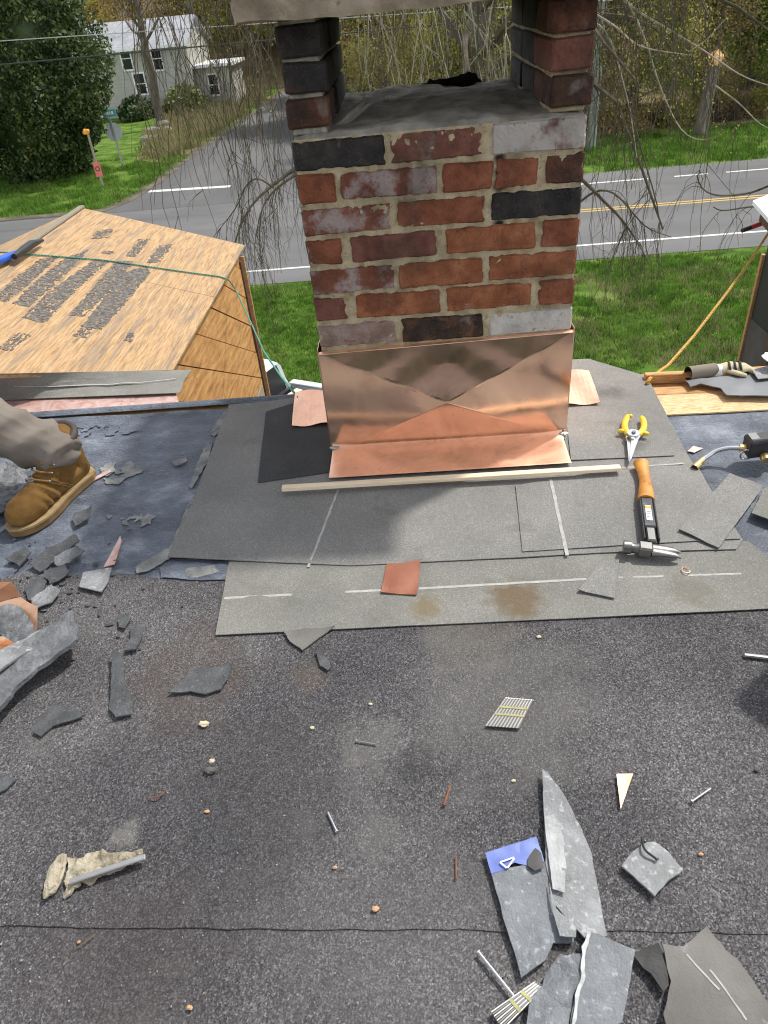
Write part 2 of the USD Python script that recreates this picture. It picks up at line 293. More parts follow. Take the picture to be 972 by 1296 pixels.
obj('roll_roofing', sheet(np.array(far_.exterior.coords)[:-1], on_roof(L0 + .0036), .0035, 0, .035, .004, 2.2, 6), roofing_m, house, label='wide field of black and grey granule roll roofing')
# underlayment sheets, each above the last
def ul(px, l, mat=felt_m, rag=.0, label=None, seed=1, warp=.003, name='underlayment', th=.0018):
    return obj(name, sheet(roll(px), on_roof(l), th, rag, .02, warp, 5., seed), mat, house, label=label)
u1 = ul([(291, 716), (500, 716), (700, 700), (945, 690), (1010, 740), (1010, 774), (972, 776), (760, 786), (520, 797), (274, 809)], .0105, felt_olive_m, .0008, 'lowest olive grey underlayment strip with a long chalk line', 11)
u2 = ul([(214, 711), (246, 640), (291, 518), (345, 513), (408, 503), (408, 470), (745, 460), (818, 482), (842, 530), (868, 580), (905, 640), (938, 690), (930, 702), (760, 706), (660, 712), (445, 722), (370, 719)], .0138, felt_m, .001, 'large grey underlayment sheet around the chimney foot', 12)
u3 = ul([(652, 622), (786, 600), (880, 596), (905, 640), (935, 690), (800, 697), (661, 706)], .0172, felt_m, .0008, 'grey underlayment sheet right of centre under the hammer', 13)
u4 = ul([(338, 528), (376, 516), (424, 520), (424, 604), (328, 618)], .0172, felt_dark_m, .0006, 'charcoal underlayment patch left of the copper apron', 14)
u5 = ul([(714, 520), (752, 500), (806, 482), (828, 520), (852, 584), (722, 590)], .0172, felt_m, .0008, 'grey underlayment patch under the tin snips', 15)
def chalk(parent, a, b, l, w=.0065, seed=0):
    A, B = rp(*a, l)[:2], rp(*b, l)[:2]; d = (B - A) / np.linalg.norm(B - A); q = np.array([-d[1], d[0]]) * w / 2
    g = np.random.default_rng(seed)
    obj('chalk_line', sheet([A + q, A - q, B - q, B + q], on_roof(l), .0006, .0016, .006, 0, 1, seed), chalk_m, parent)
chalk(u1, (284, 757), (484, 747), .0126, seed=1); chalk(u1, (530, 745), (742, 733), .0126, seed=2); chalk(u1, (783, 731), (938, 726), .0126, .005, seed=3)
chalk(u2, (428, 620), (390, 718), .0160, .006, seed=4); chalk(u3, (697, 607), (718, 703), .0194, .008, seed=5); chalk(u3, (787, 592), (866, 586.5), .0194, .005, seed=6)

# ridge at the right: fascia plank, edge board and strand board left bare
obj('strand_board', sheet(roll([(826, 502), (838, 529), (1400, 500), (1400, 478), (972, 497)]), on_roof(.006), .004, .001, .03, .001, 8., 21), osb_m, house)
rr_ = [rp(*q) for q in ((812, 500), (1060, 487), (812, 486.5), (926, 482.5))]
a_, b_ = rp(816, 487.5), rp(926, 483.5)
obj('edge_board', bar(a_ + (0, .012, .018), b_ + (0, .012, .018), .022, .03, .002), board_m, house, label='thin amber board on the ridge edge')
a_, b_ = rp(818, 502), rp(985, 495)
obj('ridge_plank', bar(a_ + (0, .012, .006), b_ + (0, .012, .006), .048, .012, .002), board_m, house, label='amber plank beside the ridge edge')
obj('ridge_felt_edge', slab(grid_mesh(lambda u, v: np.c_[-3.3 + 2.86 * u, .30 + .055 * v, rz(0, .30) + .012 + .010 * np.sin(v * 2.6) - .03 * v ** 3], 40, 6), .003), membrane_m, house)

# ================================================================ chimney
def brick_look(name, cols, patches=(), rough=.85, lo=.35, hi=.65, sc=16.):
    return look(name, cols, sc, 9, rough, 1., 130., .0035, nrough=.7, lo=lo, hi=hi, speck=tuple(patches) + ((240., .6, .7, (.3, .2, .15), .3), (60., .62, .7, (.035, .018, .013), .75), (5.5, .52, .68, (.03, .022, .018), .55), (11., .62, .72, (.3, .26, .23), .35)), spec=.25)
WHT, SOOT, OR = (.42, .39, .37), (.012, .011, .011), (.3, .115, .055)
BK = {'red': brick_look('red_brick', [(.115, .037, .019), (.2, .067, .035), (.265, .1, .056)], [(14., .6, .7, (.08, .035, .025), .6)]),
      'dull': brick_look('dull_purple_red_brick', [(.09, .034, .025), (.145, .056, .04), (.195, .085, .064)], [(18., .6, .74, (.07, .04, .035), .7), (30., .64, .72, (.28, .24, .23), .5)]),
      'orange': brick_look('orange_red_brick', [(.14, .045, .022), (.235, .083, .039), (.32, .13, .065)], [(9., .58, .62, (.13, .045, .028), .7)]),
      'bloom': brick_look('red_brick_with_white_bloom', [(.11, .036, .022), (.165, .06, .038), (.2, .08, .055)], [(15., .46, .58, (.32, .27, .26), .85), (50., .6, .68, (.13, .04, .025), .7)]),
      'black': brick_look('soot_black_brick', [(.012, .011, .012), (.025, .023, .023), (.05, .04, .037)], [(9., .6, .75, (.09, .04, .03), .6)]),
      'scorch': brick_look('scorched_brown_brick', [(.015, .012, .011), (.04, .025, .018), (.1, .05, .03)], [(20., .58, .68, (.16, .085, .05), .6)]),
      'white': brick_look('whitewashed_brick', [(.36, .335, .31), (.47, .44, .41), (.52, .5, .47)], [(24., .64, .7, (.1, .06, .05), .8)]),
      'pale': brick_look('pale_dusty_brick', [(.2, .12, .1), (.27, .19, .165), (.34, .28, .26)], [(16., .58, .66, (.19, .08, .06), .7)]),
      'sooty': brick_look('sooty_red_brick', [(.02, .014, .012), (.07, .03, .02), (.15, .06, .035)], [(8., .55, .7, (.015, .013, .013), .7)])}
mortar_m = look('sandy_mortar', [(.24, .185, .11), (.41, .335, .22), (.52, .44, .31)], 30., 7, .95, 1., 240., .003, speck=((60., .6, .7, (.16, .13, .09), .7), (5.5, .52, .68, (.09, .075, .055), .55), (14., .64, .74, (.09, .08, .07), .5)), spec=.15,
                masks=tuple(((.135, -.003, -.02 - .028 * k), .02, (.012, .011, .01), .97, .5) for k in range(8)))
crown_m = look('sooty_mortar_crown', [(.16, .145, .125), (.32, .295, .255), (.48, .45, .39)], 14., 8, .95, 1., 120., .004, speck=((9., .6, .72, (.03, .026, .024), .7),), spec=.15)
chim = thing('brick_chimney', 'square red brick chimney with sooty pillars under a stone cap', 'chimney')
CW, CD, CP, BH = .322, .60, .0701, .0622
def brick(x0, x1, y0, y1, z1, mat, h=BH, jit=.0013, tilt=0.):
    q = box(x0, x1, y0, y1, z1 - h, z1, .0042, jit)
    if y0 < .01 and z1 > -.56:        # the faces in view are worn and chipped
        q = T(*meshkit.arrays(manifold3d.Manifold.hull_points(np.asarray(q.vertices)).refine_to_length(.0075))[:2]); v = q.vertices
        c = np.array([(x0 + x1) / 2, (y0 + y1) / 2, z1 - h / 2]); e = np.abs(v - c) / np.array([(x1 - x0) / 2, (y1 - y0) / 2, h / 2]); edge = np.clip((np.sort(e, 1)[:, 1] - .86) / .14, 0, 1)
        sd = int(abs(x0 * 991 + z1 * 577) * 10) % 97; n3 = np.stack([meshkit.fbm(v * 75 + k * 9, 3, sd + k) - .5 for k in range(3)], 1)
        chip = np.maximum(0, meshkit.fbm(v * 38 + 5, 3, sd) - .56) * edge
        q = T(v + n3 * .0030 - (v - c) / np.maximum(np.linalg.norm(v - c, axis=1, keepdims=True), 1e-6) * (chip * .035)[:, None], q.faces)
    if tilt: q.apply_transform(trimesh.transformations.rotation_matrix(tilt, (0, 0, 1), ((x0 + x1) / 2, (y0 + y1) / 2, 0)))
    return obj('brick', q, BK[mat], chim)
rows = [  # front face: each brick's ends as shares of the width, and its look
    [(0, .315, 'black'), (.336, .653, 'dull'), (.685, 1, 'edgewhite')],
    [(0, .13, 'red'), (.153, .486, 'bloom'), (.512, .684, 'red'), (.698, .842, 'red'), (.868, 1, 'sooty')],
    [(0, .323, 'bloom'), (.343, .657, 'red'), (.684, 1, 'black')],
    [(0, .128, 'red'), (.167, .48, 'dull'), (.52, .84, 'orange'), (.87, 1, 'red')],
    [(0, .317, 'bloom'), (.338, .649, 'orange'), (.674, 1, 'orange')],
    [(0, .122, 'dull'), (.163, .485, 'orange'), (.515, .839, 'orange'), (.869, 1, 'red')],
    [(0, .31, 'pale'), (.335, .65, 'scorch'), (.68, 1, 'white')],
    [(0, .13, 'red'), (.16, .485, 'red'), (.51, .84, 'dull'), (.87, 1, 'red')],
    [(0, .317, 'dull'), (.338, .649, 'orange'), (.674, 1, 'red')]]
BK['edgewhite'] = brick_look('brick_with_white_face', [(.12, .045, .032), (.17, .07, .05)], [(9., .36, .46, (.4, .37, .35), .95)])
kinds = ['red', 'dull', 'orange', 'bloom', 'red', 'sooty']
for i, row in enumerate(rows):
    zt = -.006 - i * CP
    for a, b, k in row:
        y0 = rng.uniform(-.0015, .0015); dp = .095
        brick(-CW + 2 * CW * a - (.0022 if a > 0 else 0), -CW + 2 * CW * b + (.0022 if b < 1 else 0), y0, y0 + dp, zt + rng.uniform(-.001, .001), k, tilt=rng.normal(0, .004))
    for sx in (-1, 1):      # the side faces and the back
        for j, (a, b) in enumerate(((.10, .27), (.285, .49)) if i % 2 else ((.10, .2), (.215, .42), (.435, .49))):
            x = sx * CW; brick(min(x, x - sx * .09), max(x, x - sx * .09), a, b, zt, kinds[(i * 3 + j) % 6])
    for j in range(3):
        a = j / 3 + .01; b = (j + 1) / 3 - .012; brick(-CW + 2 * CW * a, -CW + 2 * CW * b, .505, .6, zt, kinds[(i + j * 2) % 6])
# mortar between them, a little behind the faces and uneven
def mortar_front(u, v):
    x = -CW + .003 + (2 * CW - .006) * u; z = -.83 + .826 * v
    return np.c_[x, .0066 - .0070 * meshkit.fbm(np.c_[x * 70, z * 70, 0 * x], 4, 4), z]
obj('mortar', cat_mesh([grid_mesh(mortar_front, 150, 190), box(-CW + .004, CW - .004, .008, CD - .006, -1.6, -.006)]), mortar_m, chim)
# pillars: three courses at each side, open at front and back
for k in range(4):
    zt = .012 + (k + 1) * .0655 - .004
    if k == 3: continue
    lk = ('sooty', 'black', 'black')[k]; rk = ('sooty', 'dull', 'sooty')[k]
    j = rng.uniform(-.003, .003)
    brick(-.322 + j, -.229 + j, .002 - j, .197, zt, lk, .058, .0012, rng.normal(0, .01)); brick(-.318, -.226, .206, .395, zt, 'black', .058); brick(-.32, -.228, .404, .595, zt, 'black', .058)
    j = rng.uniform(-.003, .003)
    brick(.235 + j, .326 + j, .001, .197, zt, rk, .058, .0012, rng.normal(0, .01)); brick(.236, .324, .206, .395, zt, 'black', .058); brick(.235, .325, .404, .595, zt, 'black', .058)
for sx in (-1, 1):
    for k in range(3): obj('mortar_bed', box(sx * .242, sx * .316, .012, .585, .004 + k * .0655, .0175 + k * .0655, .002, .001), crown_m if sx < 0 else mortar_m, chim)
    obj('mortar_bed', box(sx * .240, sx * .318, .01, .588, .202, .212, .002, .001), crown_m, chim)
def crown_fn(u, v):
    x = -.316 + .632 * u; y = .004 + .585 * v
    n_ = meshkit.fbm(np.c_[x * 9, y * 9, 0 * x], 4, 9) - .5; edge = np.minimum(1, np.minimum(v, .02) / .02)
    z = -.004 + edge * (.004 + .03 * np.maximum(n_ + .12, -.05) + .018 * np.sin(np.clip(v, 0, 1) * 3.0) * (1 - .4 * np.abs(2 * u - 1))) + .020 * np.clip((v - .8) / .15, 0, 1) * (meshkit.fbm(np.c_[x * 22, 0 * x, 0 * x], 4, 5) + .15)
    return np.c_[x, y, z]
obj('crown', slab(grid_mesh(crown_fn, 70, 60), .012, (0, 0, 1)), crown_m, chim, label='rough sloped mortar crown blackened by soot')
for (u, v, y, sx_, r_) in ((447, 143, .10, (.05, .013, .012), -.5), (690, 135, .42, (.04, .03, .012), .2)):
    p = yp(u, v, y); q = rock((0, 0, 0), sx_, int(u)); q.apply_transform(trimesh.transformations.rotation_matrix(r_, (0, 1, 0))); q.apply_translation((p[0], y, max(p[2], .016)))
    obj('mortar_chunk', q, crown_m, chim)
jag = [(505, 118), (520, 108), (540, 104), (556, 99), (575, 97), (590, 92), (600, 91), (606, 99), (615, 107), (640, 109), (655, 105), (672, 112), (690, 121)]
jp = np.array([yp(u, v, .565)[[0, 2]] for u, v in jag]); rgj = np.random.default_rng(3); jp = np.vstack([np.c_[np.linspace(p_[0], q_[0], 4, endpoint=False), np.linspace(p_[1], q_[1], 4, endpoint=False) + rgj.normal(0, .0022, 4)] for p_, q_ in zip(jp[:-1], jp[1:])])
g = trimesh.creation.extrude_polygon(Polygon(np.vstack([jp, [(jp[-1, 0], -.01), (jp[0, 0], -.01)]])).buffer(0), .016); v = g.vertices
obj('flue_shard', T(np.c_[v[:, 0], .575 - v[:, 2], v[:, 1]], g.faces[:, ::-1]), look('sooty_flue_tile', [(.02, .018, .017), (.05, .045, .04), (.11, .1, .09)], 30., 7, .95, 1., 150., .003), chim, label='jagged black edge of the broken flue at the back')
stone_m = look('lichen_grey_capstone', [(.13, .1, .07), (.25, .2, .145), (.36, .3, .23)], 11., 8, .9, 1., 80., .004, speck=((28., .62, .72, (.07, .065, .06), .7),))
def cap_outline():
    g = ragged([(-.395, -.065), (.395, -.065), (.395, .665), (-.395, .665)], .012, .03, 4); return g.simplify(.002)
capm = T(*meshkit.arrays(manifold3d.Manifold.extrude(manifold3d.CrossSection([np.array(shapely.geometry.polygon.orient(cap_outline()).exterior.coords)[:-1]]), .036).refine_to_length(.014))[:2]); v = capm.vertices
capm = T(v + np.c_[0 * v[:, 0], 0 * v[:, 0], .214 + .018 * (meshkit.fbm(v * 11, 4, 6) - .5)] + .016 * (np.c_[meshkit.fbm(v * 32, 3, 7), meshkit.fbm(v * 32, 3, 8), .5 + 0 * v[:, 0]] - .5), capm.faces)
obj('capstone', capm, stone_m, chim, label='rough flat capstone', smooth=40)

# ================================================================ copper flashing
def copper(name, base, rough, rv, dark=.0, swirl=.25, scale=6., metal=.8):
    return look(name, [tuple(np.array(base) * .8), base, tuple(np.minimum(1, np.array(base) * 1.06))], scale, 5, rough, swirl, 9., .006, metal=metal, rvar=rv, dist=1.6, speck=((7., .58, .74, (.5, .2, .12), dark), (40., .66, .74, (.4, .16, .09), dark)))
copper_m = copper('new_copper', (1., .65, .48), .15, .045, .35, .08, metal=.95)
copper_flat_m = copper('scuffed_copper', (.97, .57, .39), .3, .1, .4)
flash = thing('copper_flashing', 'shiny new copper flashing folded around the foot of the brick chimney', 'flashing')
ZT0, ZT1, ZB = -.499, -.487, -.803
def pan(u, v):
    x = -.3275 + .655 * u; zt = ZT0 + (ZT1 - ZT0) * u; z = ZB + (zt - ZB) * v
    q = np.maximum(np.abs(2 * u - 1.0), np.abs(v - .5) * 2); pyr = 1 - q
    up = np.clip(v - .5, 0, 1) * 2; w = (v > .5) & (np.abs(v - .5) * 2 >= np.abs(2 * u - 1))
    n_ = meshkit.fbm(np.c_[x * 7, z * 9, 0 * x], 3, 12) - .5
    ripple = np.where(w, .0009 * np.sin((np.abs(2 * u - 1) * 1.5 + up * .7) * 8.) * np.minimum(pyr * 3, 1), 0)
    return np.c_[x, -.014 - .026 * pyr + .0012 * n_ * np.minimum(1, 4 * pyr) + ripple, z]
obj('front_pan', slab(grid_mesh(pan, 200, 120), .0012), copper_m, flash, smooth=True)
obj('top_fold', slab(grid_mesh(lambda u, v: np.c_[-.3275 + .655 * u, -.0142 + .017 * v, ZT0 + (ZT1 - ZT0) * u + .0015 * np.sin(v * 3)], 30, 4), .001), copper_flat_m, flash)
def apron(u, v):   # from the pan's foot out over the roof
    y = -.0135 - .143 * v; x = (-.3225 - .003 * v) + (.637 + .002 * v) * u
    z = rz(x, y) + .0275 + .012 * np.exp(-v * 9) + .002 * (meshkit.fbm(np.c_[x * 6, y * 6, 0 * x], 3, 2) - .5)
    return np.c_[x, y, z]
obj('apron', slab(grid_mesh(apron, 80, 20), .0011, (0, 0, 1)), copper_flat_m, flash, smooth=True)
solder_m = look('dull_solder', [(.3, .3, .3), (.5, .5, .5)], 90., 4, .4, .3, 200., .001, metal=1.)
for sx in (-1, 1):
    x = sx * .3275
    obj('side_pan', slab(grid_mesh(lambda u, v: np.c_[np.full_like(u, x) + sx * .0006, -.013 + .50 * u, -.80 + (.31 + (.012 if sx > 0 else 0) * 1) * v * 1.0], 8, 4), .001, (1, 0, 0)), copper_m, flash)
    obj('side_flange', slab(grid_mesh(lambda u, v: np.c_[sx * (.329 + (.124 + .012 * v) * u), (.118 if sx < 0 else .136) + (.205 if sx < 0 else .2) * v - .004 * u, rz(0, .12 + .21 * v) + .028 + .004 * np.sin(u * 7 + v * 3)], 10, 10), .0011, (0, 0, 1)), copper_flat_m, flash)
    obj('solder_seam', rock((sx * .317, -.024, rz(0, -.02) + .033), (.013, .009, .004), 5 + sx, 2), solder_m, flash)

# ================================================================ the pine batten on the apron's edge
bat = thing('wooden_batten', 'pale straight pine batten along the front edge of the copper apron', 'batten', (0, 0, 0))
a_, b_ = rp(357, 618, .036), rp(785, 592, .034)
obj('stick', bar(a_, b_, .019, .0105, .0012), wood_m, bat)

# ================================================================ left dormer
EX, EZ, RX, SL = -.988, -.8414, -1.856, .3105
def dz(x): return EZ + (EX - x) * SL
def dp_(u, v, l=0.):          # a point on the dormer's right slope
    return pl(u, v, (SL, 0, 1), EZ + EX * SL + l)
dorm = thing('plywood_dormer', 'stripped dormer with bare weathered plywood roof and diagonal plank cheek', 'dormer')
DY0, DY1 = .36, 2.377
def dorm_slope(x0, x1, y0, y1, l=0., th=.014): return slab(grid_mesh(lambda u, v: np.c_[x0 + (x1 - x0) * u, y0 + (y1 - y0) * v, dz(x0 + (x1 - x0) * u) + l + .0008 * (meshkit.fbm(np.c_[u * 3, v * 3, 0 * u], 2, 3) - .5)], 10, 10), th)
yb = .70
NE0, NE1 = dp_(0, 474), dp_(220, 468)
def near_y(x): return NE1[1] + (NE0[1] - NE1[1]) * (x - NE1[0]) / (NE0[0] - NE1[0])
def near_panel(u, v): x = RX + (EX - RX) * u; y = near_y(x) + (1.53 - near_y(x)) * v; return np.c_[x, y, dz(x) + .0008 * (meshkit.fbm(np.c_[u * 3, v * 3, 0 * u], 2, 3) - .5)]
obj('plywood_panel', slab(grid_mesh(near_panel, 10, 10), .014), ply_m, dorm); obj('plywood_panel', dorm_slope(RX, EX, 1.533, DY1, .0003), ply_m, dorm)
obj('plywood_panel', slab(grid_mesh(lambda u, v: np.c_[-2.72 + (RX + 2.72) * u, yb + (DY1 - yb) * v, dz(RX) - (RX - (-2.72 + (RX + 2.72) * u)) * SL - .004], 6, 6), .014), ply_m, dorm)
obj('ridge_strip', bar((RX + .015, yb, dz(RX) + .002), (RX + .015, DY1 + .004, dz(RX) + .002), .03, .012, .002), greywood_m, dorm)
# cheek of diagonal planks, each plank its own board
wx = EX - .022; wy0, wy1, wz0, wz1 = .62, 2.235, -2.35, EZ - .02
face = shapely.box(wy0, wz0, wy1, wz1); sl = math.atan(.52); d_ = np.array([math.cos(sl), -math.sin(sl)]); n_ = np.array([math.sin(sl), math.cos(sl)])
c0 = np.array([.836, -.861]) @ n_
for k in range(-10, 9):
    lo, hi = c0 + k * .146 + .0025, c0 + (k + 1) * .146 - .0025
    strip = Polygon([d_ * -4 + n_ * lo, d_ * 4 + n_ * lo, d_ * 4 + n_ * hi, d_ * -4 + n_ * hi]).intersection(face)
    if strip.is_empty or strip.area < 1e-4: continue
    g = trimesh.creation.extrude_polygon(strip, .019); v = g.vertices; off = rng.uniform(-.0025, .0025)
    obj('plank', T(np.c_[wx - .019 + v[:, 2] + off, v[:, 0], v[:, 1]], g.faces), plank_m, dorm)
obj('cheek_backing', box(wx - .06, wx - .024, wy0, wy1, wz0, wz1), tar_m, dorm)
obj('corner_trim', box(wx - .03, wx + .012, wy1 + .001, wy1 + .03, wz0, wz1 - .03, .002), trim_dark_m, dorm)
obj('corner_trim', box(wx - .004, wx + .026, wy1 + .032, wy1 + .045, wz0, wz1 - .01, .002), board_m, dorm)
obj('front_wall', box(-2.70, wx - .05, wy1 - .05, wy1 + .0, -2.4, wz1 + .01), plank_m, dorm)
g = trimesh.creation.extrude_polygon(Polygon([(-2.70, wz1 + .011), (wx - .05, wz1 + .011), (RX, dz(RX) - .03)]), .04); v = g.vertices
obj('gable', T(np.c_[v[:, 0], wy1 - v[:, 2], v[:, 1]], g.faces[:, ::-1]), plank_m, dorm)
obj('cheek_left', box(-2.70, -2.66, .7, wy1 - .06, -2.4, wz1), plank_m, dorm)
q0, q1 = pl(320, 480, (1, 0, 0), wx), pl(334, 512, (1, 0, 0), wx)
obj('cheek_patch', box(wx + .004, wx + .012, q1[1] - .23, q1[1] + .0, -1.95, -1.60, .002), greywood_m, dorm, label='grey weathered patch low on the plank cheek')
# underlayment and copper that bridge from the dormer's roof to our ridge
def bridge(top_a, top_b, bot_a, bot_b, nu=30, nv=8, seed=3, warp=.012):
    ta, tb, ba, bb = map(np.asarray, (top_a, top_b, bot_a, bot_b))
    def fn(u, v):
        t = ta + (tb - ta) * u[:, None]; b = ba + (bb - ba) * u[:, None]; p = b + (t - b) * v[:, None]
        p[:, 2] += warp * (meshkit.fbm(np.c_[u * 6, v * 3, 0 * u], 3, seed) - .4) * np.sin(v * math.pi); return p
    return slab(grid_mesh(fn, nu, nv), .002, (0, 0, 1))
R0, R1 = yp(-260, 546, .36), yp(231, 522, .36)
M0, M1 = yp(-260, 517, .52), yp(222, 497, .50)
T0, T1 = dp_(-260, 478, .004), dp_(243, 468, .004)
cu_film_m = look('film_wrapped_copper', [(.55, .3, .25), (.66, .45, .4), (.72, .56, .52)], 10., 6, .42, .8, 30., .004, metal=.45, dist=3.5, nrough=.6, speck=((34., .6, .66, (.45, .2, .16), .6),))
obj('copper_strip', bridge(M0 + (0, 0, .004), M1 + (0, 0, .004), R0 + (0, 0, .0), R1, 40, 10, 5, .02), cu_film_m, dorm, label='pinkish wrinkled copper strip along the foot of the plywood')
us = bridge(T0, T1, M0 + (0, -.01, .008), yp(228, 499, .47) + (0, 0, .006), 60, 12, 7, .035)
ust = obj('underlayment_strip', us, felt_olive_m, dorm, label='grey underlayment strip with chalk line below the plywood')
k0, k1 = .45, .5
def on_strip(u, v): a = T0 + (T1 - T0) * u; b = M0 + (yp(228, 499, .47) - M0) * u; return b + (a - b) * v + (0, 0, .009 + .035 * (meshkit.fbm(np.array([[u * 6, v * 3, 0.]]), 3, 7)[0] - .4) * math.sin(v * math.pi))
obj('chalk_line', cat_mesh([bar(on_strip(.40 + .025 * i, .40 + .002 * i), on_strip(.4255 + .025 * i, .402 + .002 * i), .006, .002, .0004) for i in range(23)]), chalk_m, ust)
z7 = lambda pts: [(x / 2.314, 250 + y / 2.314) for x, y in pts]
streaks = [[(66, 352), (130, 368), (225, 268), (318, 188), (275, 184), (150, 270)], [(203, 345), (246, 350), (330, 265), (392, 187), (340, 186), (285, 250)], [(240, 378), (298, 388), (375, 300), (440, 220), (430, 200), (362, 222), (296, 306)],
           [(-20, 300), (20, 306), (110, 232), (175, 172), (120, 180), (40, 240)], [(36, 312), (84, 320), (190, 228), (262, 152), (196, 176), (110, 240)], [(368, 172), (396, 174), (442, 120), (408, 124)], [(428, 192), (462, 192), (508, 138), (468, 140)],
           [(262, 124), (318, 118), (332, 92), (290, 96)], [(-10, 440), (24, 452), (92, 405), (60, 395), (20, 420)], [(300, 165), (326, 168), (332, 158), (306, 158)], [(205, 405), (250, 412), (275, 380), (238, 382)], [(362, 420), (384, 424), (398, 396), (376, 396)]]
for i, s_ in enumerate(streaks):
    pts = [dp_(*p)[:2] for p in z7(s_)]
    hole = (.43, .45, .41, .47, .44, .5, .47, .52, .55, .4, .56, .55)[i]
    obj('tar_remnant', sheet(pts, lambda x, y: dz(x) + .0014, 0.0003, .01, .0055, 0, 1, 40 + i, keep=lambda q, h=hole, i=i: meshkit.fbm(np.c_[q * (230, 60), np.full(len(q), i)], 4, i) > h - .07), tar_m, dorm)

# ================================================================ right dormer: only its near corner shows
rd = thing('felt_covered_dormer', 'dark felt covered dormer wall with white edge trim at the right margin', 'dormer')
wall_brown_m = look('brown_grey_felt', [(.055, .045, .042), (.085, .072, .066), (.11, .095, .088)], 5., 6, .9, .3, 200., .001)
wall_dark_m = look('dark_wet_felt', [(.012, .01, .01), (.022, .018, .017)], 5., 6, .6)
X0 = 1.845
obj('felt_wall', box(X0, 3.0, .9, 2.2, -2.6, -1.412), wall_brown_m, rd, label='lower brown grey felt of the dormer wall')
obj('felt_wall', box(X0 + .003, 3.0, .904, 2.197, -1.410, -.98), wall_dark_m, rd, label='upper black felt of the dormer wall')
obj('corner_board', box(X0 - .012, X0 + .006, 2.198, 2.222, -2.6, -1.06, .002), board_m, rd)
wtm = look('white_metal_edge', [(.75, .76, .78), (.82, .83, .85)], 8., 3, .35)
zt = -.575; q = [pl(u, v, (0, 0, 1), zt)[:2] for u, v in ((955, 254), (992, 239), (1110, 300), (1010, 315))]
g = trimesh.creation.extrude_polygon(Polygon(q).buffer(.01).buffer(-.004), .016); g.apply_translation((0, 0, zt - .016)); obj('white_drip_edge', g, wtm, rd)
g = trimesh.creation.extrude_polygon(Polygon(q).buffer(-.03), .06); g.apply_translation((0, 0, zt - .078)); obj('eave_board', g, trim_dark_m, rd)
q = Polygon(q).buffer(-.05).centroid; obj('eave_post', box(q.x - .02, q.x + .02, q.y - .02, q.y + .02, -2.3, zt - .08), trim_dark_m, rd)

# residue of the torn membrane along the underlayment's left border
res_m = look('pale_membrane_residue', [(.11, .115, .118), (.2, .205, .2), (.3, .3, .285)], 26., 8, .8, .8, 120., .003, speck=((40., .6, .7, (.05, .055, .062), .7),))
for i, (px, m_) in enumerate((([(284, 524), (291, 520), (282, 548), (272, 556), (266, 552)], res_m), ([(262, 566), (270, 560), (266, 584), (254, 604), (244, 622), (240, 618), (250, 592)], res_m), ([(240, 640), (248, 636), (236, 672), (226, 694), (214, 712), (208, 708), (222, 684)], res_m), ([(172, 722), (196, 708), (230, 690), (240, 694), (214, 712), (190, 726), (176, 730)], res_m), ([(204, 722), (250, 716), (292, 720), (291, 738), (240, 738), (206, 735)], membrane_m), ([(236, 724), (270, 720), (280, 728), (250, 736), (236, 734)], res_m), ([(218, 588), (236, 583), (238, 588), (224, 594)], res_m))):
    obj('membrane_residue', sheet(roll(px), on_roof(.0075 + .0004 * i), .0014, .004, .005, .003, 30., 200 + i), m_, house)
for i, c in enumerate(((60, 560, 40, 20), (120, 548, 50, 8), (150, 600, 26, 14), (40, 640, 30, 22), (170, 660, 30, 8))):
    px = [(c[0] + c[2] * math.cos(a) * (1 + .3 * math.sin(3 * a + i)), c[1] + c[3] * math.sin(a) * (1 + .3 * math.cos(2 * a + i))) for a in np.linspace(0, 5.7, 9)]
    obj('membrane_flake', sheet(roll(px), on_roof(.0062), .0012, .012, .006, .006, 26., 220 + i, keep=lambda q, i=i: meshkit.fbm(np.c_[q * 34, np.full(len(q), i)], 4, i) > .5), (res_m, membrane_m)[i % 2], house)

# ================================================================ ground, roads, hills
lawn_m = look('spring_lawn', [(.022, .05, .008), (.06, .12, .016), (.12, .2, .032), (.2, .23, .075)], .9, 9, .95, .8, 40., .03, world=True, nrough=.68, spec=.1, speck=((14., .62, .74, (.16, .14, .06), .5), (3., .64, .76, (.12, .1, .045), .5)))
litter_m = look('brown_leaf_litter', [(.15, .115, .065), (.25, .2, .11), (.33, .28, .16)], .8, 9, .95, .8, 20., .05, world=True, nrough=.7, spec=.1, speck=((1.3, .55, .7, (.1, .13, .03), .7),))
bank_m = look('dead_grass_bank', [(.07, .065, .025), (.14, .125, .05), (.24, .2, .1), (.13, .16, .045)], .9, 9, .95, .8, 12., .05, world=True, nrough=.7, spec=.1)
asphalt_m = look('worn_asphalt', [(.10, .10, .103), (.13, .13, .132), (.16, .16, .16)], .5, 8, .9, .3, 120., .004, world=True, stretch=(.35, 1, 1), speck=((60., .6, .75, (.22, .22, .22), .4), (2., .6, .78, (.08, .08, .08), .5)), spec=.3)
asphalt2_m = look('darker_side_asphalt', [(.085, .085, .09), (.11, .11, .113), (.14, .14, .14)], .4, 8, .9, .3, 120., .004, world=True, stretch=(1, .3, 1), speck=((60., .6, .75, (.2, .2, .2), .4), (2., .6, .78, (.07, .07, .07), .5)), spec=.3)
white_line_m = look('road_white_paint', [(.5, .5, .48), (.66, .66, .64), (.72, .72, .7)], 3., 6, .7, world=True, speck=((9., .6, .68, (.2, .2, .2), .7),))
yellow_line_m = look('road_yellow_paint', [(.45, .3, .07), (.58, .4, .12)], 3., 6, .7, world=True, speck=((9., .6, .7, (.2, .18, .12), .7),))

